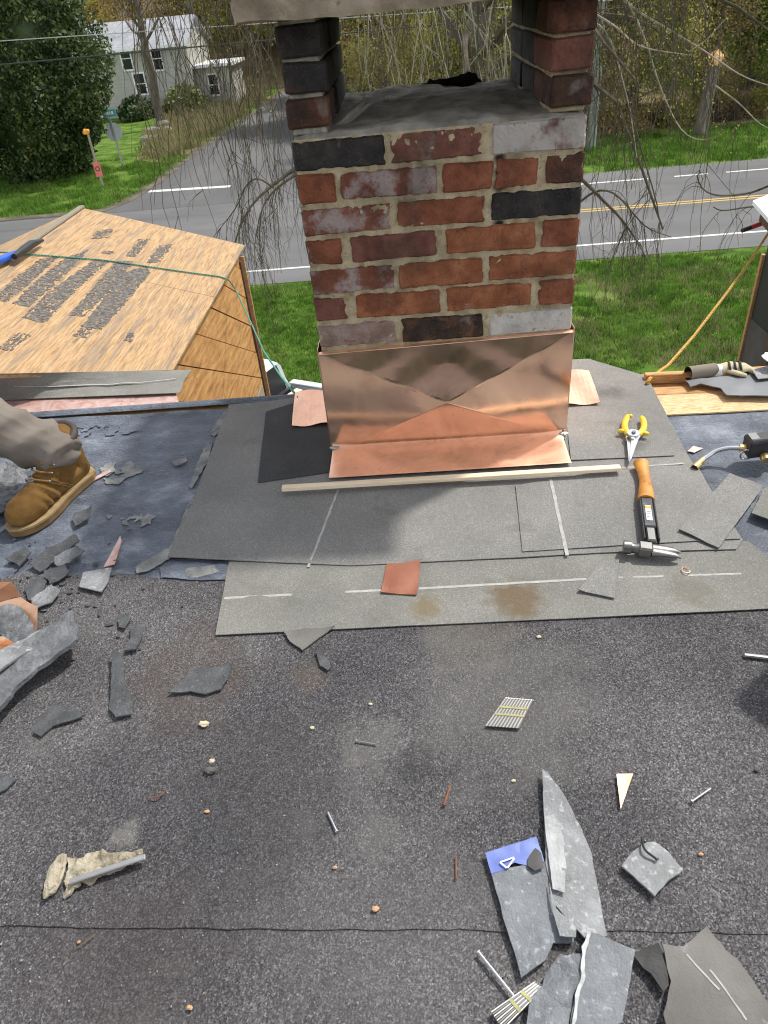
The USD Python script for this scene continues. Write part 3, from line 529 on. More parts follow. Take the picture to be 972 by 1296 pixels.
def hz_(x, y):      # height of the land
    x = np.asarray(x, float); y = np.asarray(y, float)
    a = np.clip((y - (46 + 34 * np.clip((-x - 2) / 8, 0, 1))) / 60, 0, 2.2)
    return GZ + 15 * a * a / (.35 + a) + .5 * (meshkit.fbm(np.stack([x / 9, y / 9, 0 * x], -1), 3, 2) - .5) * np.clip((y - 36) / 10, 0, 1)
gx = np.r_[np.linspace(-420, -70, 12), np.linspace(-60, 60, 80), np.linspace(70, 420, 12)]; gy = np.r_[np.linspace(-200, -10, 8), np.linspace(-5, 160, 110), np.linspace(175, 500, 12)]
X, Y = np.meshgrid(gx, gy, indexing='ij'); nx, ny = X.shape; i, j = np.meshgrid(np.arange(nx - 1), np.arange(ny - 1), indexing='ij'); a = (i * ny + j).ravel(); b = a + ny
obj('ground', T(np.c_[X.ravel(), Y.ravel(), hz_(X, Y).ravel()], np.vstack([np.stack([a, b, b + 1], 1), np.stack([a, b + 1, a + 1], 1)])), lawn_m, kind='structure', smooth=True)
def drape(poly, mat, name, l, step=1.2, rag=.0, seed=0, parent=None, th=.02, **k):
    return obj(name, sheet(poly, lambda x, y: float(hz_(x, y)) + l - th, th, rag, step, 0, 1, seed), mat, parent, **k)
drape([(-60, 36.6), (1.5, 36.6), (9, 37.5), (16, 38.5), (60, 41), (60, 118), (-60, 118), (-60, 92), (-34, 86), (-5, 80), (-3.2, 60), (-3.2, 40)][0:0] or [(-2.6, 37.2), (9, 37.4), (16, 38.5), (62, 41), (90, 150), (-90, 150), (-90, 90), (-34, 84), (-6.5, 78), (-3., 60)], litter_m, 'hillside', .03, 2.2, .6, 3, kind='structure')
bank = [gp(u, v)[:2] for u, v in ((176, 204), (184, 168), (212, 150), (240, 128), (300, 118), (345, 112), (338, 128), (300, 154), (256, 186), (218, 206), (196, 206))]
drape(bank, bank_m, 'leafy_bank', .04, 1., .5, 4, kind='structure')
road = obj('road', sheet([(-160, 19.5), (160, 19.3), (160, 30.3), (-160, 30.9)], lambda x, y: GZ + .004, .012, .0, 3.0, 0, 1, 5), asphalt_m, kind='structure')
side = [(-24, 30.7), (-18.2, 31.0)] + [tuple(gp(u, v)[:2]) for u, v in ((128, 268), (158, 256), (188, 238), (218, 214), (252, 190), (300, 157), (330, 138))] + [(-10.9, 74), (-10.5, 112), (-4.4, 112), (-4.0, 74), (-4., 38), (-2.2, 32.6), (1.5, 30.5)]
obj('side_road', sheet(side, lambda x, y: float(hz_(x, y)) + .012, .012, .12, 1.0, 0, 1, 6), asphalt2_m, kind='structure')
from shapely.geometry import LineString
edge = LineString([p for p in side[1:12]]).buffer(.32); edge = edge if edge.geom_type == 'Polygon' else edge.geoms[0]
obj('road_margin', sheet(np.array(edge.exterior.coords)[:-1], lambda x, y: float(hz_(x, y)) + .03, .014, .16, .5, 0, 1, 16), look('dark_road_margin', [(.05, .04, .03), (.1, .085, .06), (.16, .14, .1)], 1.5, 7, .95, world=True), kind='structure')
def line(pts, w, mat, name, l=.029, par=None):
    P = np.array(pts); d = (P[-1] - P[0]) / np.linalg.norm(P[-1] - P[0]); q = np.array([-d[1], d[0]]) * w / 2
    return obj(name, sheet([P[0] + q, P[0] - q, P[-1] - q, P[-1] + q], lambda x, y: GZ + l, .003, .01, .12, 0, 1, 7), mat, par)
rdp = stage.GetPrimAtPath('/World/road')
line([(-9, 20.75), (30, 20.8)], .13, white_line_m, 'edge_line', .0195, rdp)
for x0, x1 in ((-.5, 9.6), (10.6, 11.9), (12.6, 14.8), (16, 40)): line([(x0, 28.75), (x1, 28.75)], .13, white_line_m, 'edge_line', .0195, rdp)
for o in (-.13, .13): line([(1.5, 24.75 + o), (60, 24.85 + o)], .11, yellow_line_m, 'centre_line', .0195, rdp)
line([gp(189, 243)[:2], gp(292, 236.5)[:2]], .42, white_line_m, 'stop_line', .0265, stage.GetPrimAtPath('/World/side_road'))
# grass blades on the lawn and the verges (one mass)
def tuft(n, h, w, spread, seed):
    g = np.random.default_rng(seed); V, F = [], []
    for k in range(n):
        p = np.r_[g.normal(0, spread, 2), 0]; a = g.uniform(0, 6.28); d = np.array([math.cos(a), math.sin(a), 0]); s = np.array([-d[1], d[0], 0]) * w
        hh = h * g.uniform(.5, 1.2); ln = g.uniform(.1, .7) * hh; o = len(V)
        V += [p - s, p + s, p + d * ln * .4 + (0, 0, hh * .6) + s * .7, p + d * ln * .4 + (0, 0, hh * .6) - s * .7, p + d * ln + (0, 0, hh)]
        F += [(o, o + 1, o + 2), (o, o + 2, o + 3), (o + 3, o + 2, o + 4)]
    return T(np.array(V), np.array(F))
blade_m = look('grass_blade', [(.06, .135, .014), (.105, .205, .026), (.18, .26, .06)], .6, 5, .7, world=True, translucent=.3, spec=.2, rand=.6)
dry_m = look('dry_grass_blade', [(.2, .17, .08), (.3, .26, .14)], .6, 4, .8, translucent=.25, rand=.3)
def scatter(name, protos, pts, scales, seed, label=None, cat=None, parent='/World', yaw=True):
    g = np.random.default_rng(seed); pi = UsdGeom.PointInstancer.Define(stage, numbered(parent, name)); path = str(pi.GetPath()); rel = pi.CreatePrototypesRel()
    for k, ms in enumerate(protos):
        pr = UsdGeom.Xform.Define(stage, f'{path}/kind_{k}' if k else f'{path}/kind')
        for q, (me, ma) in enumerate(ms): usdkit.mesh(stage, f'{pr.GetPath()}/piece' + (f'_{q:03d}' if q else ''), me, ma)
        rel.AddTarget(pr.GetPath())
    n = len(pts); ang = g.uniform(0, 2 * math.pi, n) if yaw else np.zeros(n)
    pi.CreatePositionsAttr(Vt.Vec3fArray.FromNumpy(np.asarray(pts, np.float32))); pi.CreateProtoIndicesAttr(Vt.IntArray.FromNumpy(g.integers(0, len(protos), n).astype(np.int32)))
    pi.CreateOrientationsAttr(Vt.QuathArray([Gf.Quath(float(math.cos(t / 2)), 0, 0, float(math.sin(t / 2))) for t in ang]))
    pi.CreateScalesAttr(Vt.Vec3fArray.FromNumpy(np.repeat(np.asarray(scales, np.float32)[:, None], 3, 1)))
    return tag(pi.GetPrim(), label, cat, None, 'stuff')
g = np.random.default_rng(5)
pts = np.r_[np.c_[g.uniform(-5.5, 11, 15000), g.uniform(8.5, 19.2, 15000)], np.c_[g.uniform(1, 26, 7000), g.uniform(30.8, 38.5, 7000)], np.c_[g.uniform(-26, -12, 5000), g.uniform(31.4, 44, 5000)]]
sp = Polygon(side).buffer(.1); ok = ~shapely.contains_xy(sp, pts[:, 0], pts[:, 1]); pts = pts[ok]
dens = meshkit.fbm(np.c_[pts / 1.6, np.zeros(len(pts))], 3, 3); pts = pts[dens > .34]
scatter('lawn_grass', [[(tuft(18, .08, .007, .09, 1), blade_m)], [(tuft(20, .12, .007, .11, 2), blade_m)], [(tuft(16, .07, .008, .12, 3), blade_m)]], np.c_[pts, hz_(pts[:, 0], pts[:, 1])], g.uniform(.6, 1.3, len(pts)) * np.where(pts[:, 1] > 25, 1.7, 1), 6, 'short green spring grass of the lawn and road verges', 'grass')
pts = np.c_[g.uniform(2, 9, 2600), g.uniform(9.5, 18, 2600)]; dens = meshkit.fbm(np.c_[pts / 1.3, np.zeros(len(pts))], 3, 8); pts = pts[dens > .47]
scatter('dry_grass', [[(tuft(14, .12, .005, .12, 4), dry_m)], [(tuft(10, .18, .005, .1, 5), dry_m)]], np.c_[pts, hz_(pts[:, 0], pts[:, 1])], g.uniform(.6, 1.2, len(pts)), 7, 'pale dry grass patches in the lawn below the roof', 'dry grass')

bpoly = Polygon(bank).buffer(-.3); bx0, by0, bx1, by1 = bpoly.bounds; pts = np.c_[g.uniform(bx0, bx1, 5000), g.uniform(by0, by1, 5000)]; pts = pts[shapely.contains_xy(bpoly, pts[:, 0], pts[:, 1])][:1500]
scatter('bank_brush', [[(tuft(18, .5, .02, .25, 14), dry_m)], [(tuft(18, .35, .03, .3, 15), blade_m)], [(tuft(12, .9, .014, .2, 16), dry_m)]], np.c_[pts, hz_(pts[:, 0], pts[:, 1])], g.uniform(.5, 1.2, len(pts)), 17, 'dead brown and green brush on the bank beside the side road', 'brush')

# ================================================================ trees
bark_m = look('grey_brown_bark', [(.06, .05, .04), (.12, .105, .085), (.2, .18, .15)], 3., 7, .95, .9, 14., .03, stretch=(3, 3, .6), spec=.1)
twig_m = look('brown_twig', [(.13, .105, .075), (.22, .185, .135), (.3, .26, .2)], 2., 4, .9, spec=.15)
dark_twig_m = look('dark_weeping_twig', [(.04, .032, .022), (.075, .06, .042), (.12, .1, .07)], 4., 4, .85, spec=.2)
pale_twig_m = look('lichen_pale_twig', [(.16, .14, .105), (.27, .245, .19), (.34, .31, .24)], 12., 5, .9, spec=.15, speck=((22., .6, .7, (.2, .19, .06), .7),))
def leafm(n, c, t=.45): return look(n, [tuple(np.array(c) * .55), c, tuple(np.array(c) * 1.5)], .7, 4, .7, translucent=t, rand=.25, spec=.2)
olive_m, yel_m, brn_m, grn_m = leafm('olive_young_leaf', (.3, .3, .075)), leafm('yellow_bud', (.4, .35, .11)), leafm('brown_catkin', (.36, .26, .12)), leafm('green_young_leaf', (.18, .26, .05))
def leaves(P, size, g, aspect=.6, up=.3):
    n = len(P); d = g.normal(0, 1, (n, 3)); d[:, 2] += up; d /= np.linalg.norm(d, axis=1, keepdims=True); e = np.cross(d, g.normal(0, 1, (n, 3))); e /= np.maximum(np.linalg.norm(e, axis=1, keepdims=True), 1e-6)
    s = size * g.uniform(.5, 1.4, (n, 1)); f = np.cross(d, e)
    V = np.stack([P - e * s, P + f * s * aspect, P + e * s, P - f * s * aspect], 1).reshape(-1, 3); k = np.arange(n) * 4
    return T(V, np.vstack([np.stack([k, k + 1, k + 2], 1), np.stack([k, k + 2, k + 3], 1)]))
def branchy(h, r, spread, seed, nb=16, nt=9, first=.2, trunk_lean=.3):
    """Trunk, limbs, twigs of a bare spring tree and the points where buds sit."""
    g = np.random.default_rng(seed); t = np.linspace(0, 1, 9); w = np.cumsum(g.normal(0, trunk_lean, (9, 2)), 0) * .35 * h / 9
    TP = np.c_[w - w[0], t * h]; TP[0, 2] = -.3; trunk = tube(TP, r * (1 - .82 * t) + .01, 8); limbs, twigs, tips = [], [], []
    for k in range(nb):
        s = first + (1 - first) * (k + g.uniform(0, 1)) / nb; p0 = np.array([np.interp(s, t, TP[:, c]) for c in range(3)]); a = k * 2.4 + g.uniform(-.4, .4); el = g.uniform(.25, .9)
        L = spread * (1.15 - .75 * s) * g.uniform(.7, 1.2); d = np.array([math.cos(a) * math.cos(el), math.sin(a) * math.cos(el), math.sin(el)]); q = np.linspace(0, 1, 6)
        LP = p0 + np.outer(q * L, d) + np.c_[0 * q, 0 * q, .22 * L * q * q] + np.cumsum(g.normal(0, .04 * L, (6, 3)), 0) * q[:, None]
        limbs.append(tube(LP, (r * .42 * (1 - s * .55)) * (1 - .8 * q) + .006, 5, False))
        for m_ in range(nt):
            u_ = g.uniform(.2, 1); b0 = np.array([np.interp(u_, q, LP[:, c]) for c in range(3)]); dd = d + g.normal(0, .7, 3); dd[2] += .25; dd /= np.linalg.norm(dd); l = L * g.uniform(.2, .5)
            W = b0 + np.outer(np.linspace(0, 1, 4) * l, dd) + np.cumsum(g.normal(0, .05 * l, (4, 3)), 0) * np.linspace(0, 1, 4)[:, None]
            twigs.append(tube(W, np.linspace(.018, .006, 4), 3, False)); tips += [W[1], W[2], W[3], (W[2] + W[3]) / 2]
            for _ in range(3):
                e0 = W[g.integers(1, 4)]; de = dd + g.normal(0, .8, 3); le = l * g.uniform(.3, .6); e1 = e0 + de / np.linalg.norm(de) * le
                twigs.append(tube([e0, (e0 + e1) / 2 + g.normal(0, .03, 3), e1], [.009, .007, .004], 3, False)); tips += [e1, (e0 + e1) / 2]
    return trunk, cat_mesh(limbs), cat_mesh(twigs), np.array(tips)
def tree(name, label, cat_, loc, h, r, spread, seed, leaf, nleaf, lsize, nb=16, nt=9, first=.2, jit=.35, group=None, bark=None):
    g = np.random.default_rng(seed + 99); t = thing(name, label, cat_, loc, group=group); tr, li, tw, tips = branchy(h, r, spread, seed, nb, nt, first)
    obj('trunk', tr, bark or bark_m, t, smooth=60); obj('limbs', li, bark or bark_m, t, smooth=60); obj('twigs', tw, twig_m, t, kind='stuff')
    if nleaf: obj('crown', leaves(tips[g.integers(0, len(tips), nleaf)] + g.normal(0, jit, (nleaf, 3)), lsize, g), leaf, t)
    return t
W_ = 'woods across the road'
spots = [(5.2, 40.5), (7.9, 42), (9.6, 39.6), (12.0, 41.5), (13.8, 40.2), (16.3, 41.8), (18.6, 42.6), (21.2, 42.2), (24.5, 44.), (27.5, 45), (2.6, 41.), (-.6, 42.5), (1.2, 46.5), (4.4, 47.), (8.2, 48.5), (11.2, 47), (14.6, 48.8), (18, 48.), (22, 50), (26, 51), (30, 50), (-1.6, 50)]
names = ['olive budding tree', 'yellow budding tree', 'brown catkin tree', 'fresh green tree']
protos = []
for k, (lf, nl, ls) in enumerate(((olive_m, 13000, .085), (yel_m, 9500, .075), (brn_m, 12000, .075), (grn_m, 13000, .085))):
    x, y = spots[k]; protos.append(tree('woodland_tree', f'{names[k]} at the wood edge across the road', 'tree', (x, y, float(hz_(x, y)) - .1), (10.5, 9., 11., 8.)[k], (.16, .12, .19, .11)[k], (3.4, 3., 3.6, 2.8)[k], 20 + k, lf, nl, ls, 18, 9, .12, .4))
g = np.random.default_rng(12)
rowlab = ['{} behind the utility pole', '{} right of the broken trunk', '{} at the right margin of the wood', '{} deep in the wood across the road']
ranks = {}
for k, (x, y) in enumerate(sorted(spots[4:])):
    kk = int(g.integers(0, 4)); row = 'front' if y < 45 else 'second'
    u_ = 'left of the utility pole' if x < 8 else ('behind the broken trunk' if x < 15 else 'toward the right margin')
    key = (kk, row, u_); ranks[key] = ranks.get(key, -1) + 1; extra = ('', ', second from left', ', third from left')[ranks[key]]
    copy(protos[kk], (x, y, float(hz_(x, y)) - .1), g.uniform(0, 360), g.uniform(.8, 1.15), f'{names[kk]} in the {row} row, {u_}{extra}', 'trees of the wood across the road')
far_pts = np.r_[np.c_[g.uniform(-4, 60, 190), g.uniform(52, 105, 190)], np.c_[g.uniform(-62, -4, 190), g.uniform(86, 135, 190)], np.c_[g.uniform(-2.2, 3, 10), g.uniform(52, 75, 10)]]
P_ = []
for k, (lf, nl) in enumerate(((olive_m, 5200), (brn_m, 5200), (yel_m, 4200))):
    tr, li, tw, tips = branchy(11, .16, 3.6, 60 + k, 14, 7, .2); gg = np.random.default_rng(k)
    P_.append([(cat_mesh([tr, li]), bark_m), (tw, twig_m), (leaves(tips[gg.integers(0, len(tips), nl)] + gg.normal(0, .4, (nl, 3)), .13, gg), lf)])
scatter('far_woods', P_, np.c_[far_pts, hz_(far_pts[:, 0], far_pts[:, 1]) - .2], g.uniform(.75, 1.3, len(far_pts)), 3, 'far hillside woods in brown and yellow bud behind everything', 'woods')
def bush(seed, n, leaf, size=.06, tw=60):
    g = np.random.default_rng(seed); d = g.normal(0, 1, (n, 3)); d /= np.linalg.norm(d, axis=1, keepdims=True); rr = g.uniform(.45, 1., (n, 1)) * (.75 + .5 * meshkit.fbm(d * 2.2 + seed, 3, seed)[:, None]); P = d * rr; P[:, 2] = np.abs(P[:, 2]) * .9 + .05
    st = [tube([(0, 0, -.05), tuple(p * .5 + g.normal(0, .05, 3)), tuple(p)], [.02, .012, .005], 3, False) for p in P[g.integers(0, n, tw)]]
    return cat_mesh(st), leaves(P, size, g, .6)
b1, b2, b3 = bush(1, 900, olive_m), bush(2, 700, brn_m), bush(3, 1000, grn_m)
bp = np.r_[np.c_[g.uniform(-1.5, 32, 150), 0 * np.ones(150)]]; bp[:, 1] = 38 + .1 * bp[:, 0] + g.exponential(1.6, 150)
scatter('undergrowth', [[(b1[0], twig_m), (b1[1], olive_m)], [(b2[0], twig_m), (b2[1], brn_m)], [(b2[0], dark_twig_m)]], np.c_[bp, hz_(bp[:, 0], bp[:, 1])], g.uniform(.6, 1.5, 150), 4, 'tangled brown and olive undergrowth along the wood edge across the road', 'undergrowth')
# snag with a fresh break
x, y = gp(885, 172)[:2]; sn = thing('broken_trunk', 'broken tree trunk with a pale orange splintered top at the wood edge', 'tree', (x, y, float(hz_(x, y))))
hh = yp(890, 80, y)[2] - float(hz_(x, y)); obj('trunk', tube([(0, 0, -.2), (.1, 0, hh * .5), (.15, 0, hh)], [.34, .28, .24], 10), bark_m, sn)
obj('splintered_top', rock((.16, -.05, hh + .12), (.3, .26, .36), 8, 2, .6), look('fresh_split_wood', [(.45, .26, .1), (.65, .42, .2)], 8., 4, .8), sn)
# evergreen at the left
ev_m = look('dark_evergreen_leaf', [(.018, .036, .010), (.036, .068, .017), (.068, .11, .027)], .5, 5, .5, translucent=.15, spec=.5)
ev2_m = look('lighter_evergreen_leaf', [(.09, .12, .03), (.15, .18, .05)], .5, 5, .5, translucent=.2, spec=.5)
def evergreen(label, loc, rx, ry, h, n, seed):
    g = np.random.default_rng(seed); t = thing('evergreen_tree', label, 'evergreen', loc); d = g.normal(0, 1, (n, 3)); d /= np.linalg.norm(d, axis=1, keepdims=True)
    lump = .72 + .55 * meshkit.fbm(d * 3.2 + seed, 4, seed); rr = lump * g.uniform(.62, 1.02, n) ** .6; P = d * rr[:, None] * np.array([rx, ry, h / 2]) + np.array([0, 0, h * .47]); P = P[P[:, 2] > .05]
    hole = meshkit.fbm(P * .9 + 5, 3, seed + 2); P = P[hole > .36]; m_ = g.uniform(0, 1, len(P)) < .34 + .9 * (meshkit.fbm(P * .6, 3, 4) - .5)
    obj('crown', leaves(P[~m_], .105, g, .5, .5), ev_m, t); obj('crown', leaves(P[m_], .105, g, .5, .5), ev2_m, t, label='lighter yellow green sprays')
    obj('trunk', tube([(0, 0, -.2), (.1, 0, h * .5), (0, 0, h * .9)], [.3, .22, .05], 8), bark_m, t)
    lb = [tube([(0, 0, h * q), tuple(np.array([math.cos(k * 2.4) * rx * .7, math.sin(k * 2.4) * ry * .7, h * q + .3]))], [.06, .015], 4, False) for k, q in enumerate(np.linspace(.12, .85, 26))]
    obj('limbs', cat_mesh(lb), bark_m, t); obj('inner_foliage', rock((0, 0, h * .46), (rx * .6, ry * .6, h * .40), 3, 3, .3), ev_m, t)
    return t
x, y = gp(62, 236)[:2]; evergreen('big dense dark evergreen beside the stop sign at the left', (x - .6, y + 2.6, GZ), 4.3, 3.4, 11.6, 80000, 3)
evergreen('dark evergreen at the left picture edge behind the verge', (x - 7., y + 1., GZ), 4., 3.4, 10.5, 50000, 5)
for k, (xx, yy, rt) in enumerate(((-9, -15, 40), (-2.5, -17, 150), (4, -15.5, 260), (10, -17, 20))): copy(stage.GetPrimAtPath('/World/evergreen_tree'), (xx, yy, GZ), rt, 1.15, ('first', 'second', 'third', 'last')[k] + ' evergreen from the left in the row behind the house', 'evergreens behind the house')
# bare trunks before the far house
for u, v, h, r, sd, lb in ((205, 160, 13, .36, 5, 'tall bare grey trunk in front of the pale house'), (262, 120, 14, .42, 6, 'bare dark trunk right of the pale house')):
    x, y = gp(u, v)[:2]; tree('bare_tree', lb, 'tree', (x, y, float(hz_(x, y))), h, r, 5., sd, yel_m, 700, .06, 16, 8, .38, .3)
# weeping tree between the house and the road
wt = thing('weeping_tree', 'bare weeping tree with long hanging twigs behind the chimney', 'tree'); g = np.random.default_rng(31)
TB = np.array([.75, 8.2, GZ]); tp = np.array([TB, TB + (.05, 0, 2), TB + (-.1, -.1, 4.4), TB + (.1, -.3, 6.6), TB + (.1, -.4, 8.4)])
obj('trunk', tube(tp - (0, 0, .2), [.2, .17, .14, .11, .05], 10), bark_m, wt, smooth=60)
limbs, whips, buds, pale = [], [], [], []
def smooth_path(P, n):
    P = np.asarray(P, float); t = np.r_[0, np.cumsum(np.linalg.norm(np.diff(P, axis=0), axis=1))]; s = np.linspace(0, t[-1], n)
    Q = np.stack([np.interp(s, t, P[:, k]) for k in range(3)], 1)
    for _ in range(2): Q[1:-1] = (Q[:-2] + 2 * Q[1:-1] + Q[2:]) / 4
    return Q
def whip(p, L, sw, r=.005, store=None, side=2, d0=None):
    n = 12; d = np.array([g.normal(0, .5), g.normal(0, .5), -.3]) if d0 is None else np.asarray(d0, float).copy(); P = [np.asarray(p, float)]
    for k in range(n):
        d = d + np.array([g.normal(0, sw), g.normal(0, sw), -.42 * (1 - k / n * .5)]); d /= np.linalg.norm(d); P.append(P[-1] + d * L / n)
    P = np.array(P); (whips if store is None else store).append(tube(P, np.linspace(r, r * .45, n + 1), 3, False)); buds.append(P[2:])
    for _ in range(side):
        k = g.integers(1, n - 2); e = d * .5 + np.array([g.normal(0, .6), g.normal(0, .6), -.2]); e /= np.linalg.norm(e); l = L * g.uniform(.15, .4); a = P[k]
        b_ = a + e * l * .5; c_ = b_ + (e * .4 + np.array([0, 0, -.8])) * l * .5
        (whips if store is None else store).append(tube([a, b_, c_], [r * .7, r * .55, r * .35], 3, False)); buds.append(np.array([b_, c_]))
    return P
for k in range(34):         # limbs that arch out of the crown and droop
    a = k * 2.399 + g.uniform(-.3, .3); s = g.uniform(.62, 1.); p0 = np.array([np.interp(s, np.linspace(0, 1, 5), tp[:, c]) for c in range(3)]); R = g.uniform(1.8, 3.7); q = np.linspace(0, 1, 8)
    LP = p0 + np.c_[np.cos(a) * R * q, np.sin(a) * R * q, 1.1 * np.sin(q * 2.2) * g.uniform(.5, 1.1) - q * q * g.uniform(.3, 1.4)] + np.cumsum(g.normal(0, .05, (8, 3)), 0)
    if LP[-1][1] < 2.9 or (LP[-1][0] < -.9 and LP[-1][1] < 10): continue
    limbs.append(tube(LP, np.linspace(.05, .009, 8), 5, False))
    for _ in range(11):
        u_ = g.uniform(.3, 1); whip([np.interp(u_, q, LP[:, c]) for c in range(3)], g.uniform(.9, 2.5), .16)
def seen(pts, y0, y1, r0, r1, n=16, fan=0, L=(.4, 1.0), mat=None, sub=2):
    P = [yp(u, v, y0 + (y1 - y0) * i / (len(pts) - 1)) for i, (u, v) in enumerate(pts)]; Q = smooth_path(P, n); st = limbs if mat is None else mat
    st.append(tube(Q, np.linspace(r0, r1, n), 5, False))
    for _ in range(fan):
        k = int(g.integers(n // 4, n)); whip(Q[k], g.uniform(*L), .13, .0034, None, sub, (Q[min(k + 1, n - 1)] - Q[k - 1]) / np.linalg.norm(Q[min(k + 1, n - 1)] - Q[k - 1]) + g.normal(0, .45, 3))
seen([(470, 190), (398, 200), (372, 212), (342, 238), (322, 250), (303, 285), (292, 325)], 7.2, 6.2, .03, .006, fan=46, L=(.5, 1.3), sub=3)
seen([(398, 205), (346, 240), (330, 262), (328, 300), (332, 345)], 6.8, 6.2, .016, .004, fan=22, sub=3)
seen([(346, 238), (325, 222), (312, 232), (300, 262), (270, 300)], 6.3, 6.2, .010, .003, fan=10)
seen([(720, 215), (740, 230), (762, 253), (785, 275), (803, 300), (820, 330)], 6., 5.6, .022, .005, fan=18, sub=3)
seen([(735, 255), (752, 240), (775, 240), (795, 262), (818, 290), (850, 300)], 6., 5.7, .013, .004, fan=16, sub=3)
seen([(700, 40), (770, 35), (790, 115), (800, 150), (815, 200), (826, 240), (838, 272), (835, 300)], 6.4, 5.6, .016, .005, fan=14)
seen([(760, -40), (795, 0), (815, 45), (835, 110), (848, 140), (862, 168), (884, 181), (902, 175)], 6.5, 5.6, .0115, .004, mat=pale, n=22)
seen([(770, -15), (812, 18), (860, 45), (900, 70), (940, 98), (985, 112)], 6.5, 5.4, .0115, .004, mat=pale, n=22, fan=6)
seen([(740, 10), (782, 35), (800, 55), (822, 63), (874, 70)], 6.4, 5.6, .012, .004, mat=pale, fan=4); seen([(720, 20), (765, 30), (780, 70), (798, 140), (806, 200)], 6.4, 5.8, .010, .004, mat=pale)
seen([(872, 66), (895, 50), (920, 22)], 5.8, 5.8, .006, .003, mat=pale); seen([(905, 108), (935, 130), (962, 158), (990, 170)], 5.6, 5.4, .007, .003, mat=pale)
seen([(1010, 215), (972, 236), (950, 245), (907, 249), (886, 240), (882, 222)], 5.4, 5.4, .012, .006, fan=4); seen([(1000, 258), (945, 262), (910, 268), (903, 262)], 5.4, 5.4, .010, .005, fan=3)
for k in range(210):        # hanging curtains: left of the chimney, through its opening, to its right
    z = k % 10; u = g.uniform(150, 375) if z < 5 else (g.uniform(440, 680) if z < 8 else g.uniform(755, 900)); y = g.uniform(5.2, 9.); v = g.uniform(-120, 140) if z < 5 else g.uniform(-160, 40)
    if z < 5 and u < 230: v = g.uniform(-140, 20)
    P = whip(yp(u, v, y), g.uniform(.8, 2.2), .12, .0055 if z < 5 else .006, pale if 5 <= z < 8 and k % 3 else None, 3)
obj('limbs', cat_mesh(limbs), dark_twig_m, wt); obj('twigs', cat_mesh(whips), dark_twig_m, wt, kind='stuff'); obj('twigs', cat_mesh(pale), pale_twig_m, wt, label='pale lichened branches and whips', kind='stuff')
B = np.vstack(buds); pr = np.where(B[:, 0] < -1., .3, 2.2) * np.where(B[:, 2] > -1.0, 1.4, .25); k = g.choice(len(B), 6500, p=pr / pr.sum())
obj('buds', leaves(B[k] + g.normal(0, .02, (6500, 3)), .0105, g, .5), olive_m, wt)

# ================================================================ beyond the road: house, signs, pole, wires, shrubs, rocks
roofgrey_m = look('pale_grey_roof', [(.22, .23, .25), (.3, .31, .335), (.36, .37, .4)], 1.5, 5, .7)
glass_m = usdkit.material(stage, '/World/Looks/window_glass', {'p': ('principled_bsdf', {'base_color': (.012, .014, .016), 'roughness': .08})}, [], surface='p.BSDF')
far_siding_m = look('far_cream_clapboard', [(.33, .325, .29), (.4, .395, .36)], 2., 4, .75)
fh = thing('far_house', 'pale clapboard house with light grey roof across the junction', 'house', (0, 0, 0))
HX0, HX1, HY0, HY1 = -26.6, -16.7, 66., 74.; EZ2, RZ2 = -1.62, .08
for k in range(17): obj('clapboard', box(HX0, HX1, HY0 - .02 - .012 * (k % 2), HY0 + .1, GZ + .3 + k * .268, GZ + .3 + k * .268 + .262), far_siding_m, fh)
obj('wall', box(HX0, HX1, HY0 + .11, HY1, GZ, EZ2), far_siding_m, fh)
for y0_, y1_, za, zb_ in ((HY0 - .45, (HY0 + HY1) / 2, EZ2 - .12, RZ2), (HY1 + .45, (HY0 + HY1) / 2, EZ2 - .12, RZ2)):
    obj('roof', slab(grid_mesh(lambda u, v: np.c_[HX0 - .3 + (HX1 - HX0 + .6) * u, y0_ + (y1_ - y0_) * v, za + (zb_ - za) * v], 4, 4), .12, (0, 0, 1)), roofgrey_m, fh)
gt = trimesh.creation.extrude_polygon(Polygon([(HY0, EZ2), (HY1, EZ2), ((HY0 + HY1) / 2, RZ2 - .14)]), .12); v = gt.vertices
for xx in (HX0, HX1 - .12): obj('gable', T(np.c_[xx + v[:, 2], v[:, 0], v[:, 1]], gt.faces[:, ::1]), far_siding_m, fh)
obj('fascia', box(HX0 - .3, HX1 + .3, HY0 - .50, HY0 - .46, EZ2 - .28, EZ2 - .08), white_m, fh)
def window(par, x0, x1, z0, z1, y):
    f = obj('window', cat_mesh([box(x0 - .12, x1 + .12, y - .07, y - .03, z0 - .12, z0), box(x0 - .12, x1 + .12, y - .07, y - .03, z1, z1 + .12), box(x0 - .12, x0, y - .07, y - .03, z0 + .001, z1 - .001), box(x1, x1 + .12, y - .07, y - .03, z0 + .001, z1 - .001), box(x0 + .002, x1 - .002, y - .065, y - .04, (z0 + z1) / 2 - .03, (z0 + z1) / 2 + .03)]), white_m, par)
    obj('pane', box(x0, x1, y - .045, y - .035, z0, z1), glass_m, f)
for u in (160, 199): p = yp(u, 74, HY0); window(fh, p[0] - .36, p[0] + .36, p[2] - .75, p[2] + .75, HY0 - .03)
for u in (178,): p = yp(u, 106, HY0); window(fh, p[0] - .4, p[0] + .4, p[2] - .7, p[2] + .7, HY0 - .03)
p = yp(215, 95, HY0)
an = box(-16.66, -13.6, 67, 72, GZ, -3.55); obj('annex', an, far_siding_m, fh); obj('annex_roof', box(-16.65, -13.3, 66.6, 72.3, -3.54, -3.32), white_m, fh)
window(fh, -15.6, -14.9, -5.5, -4.1, 66.97)
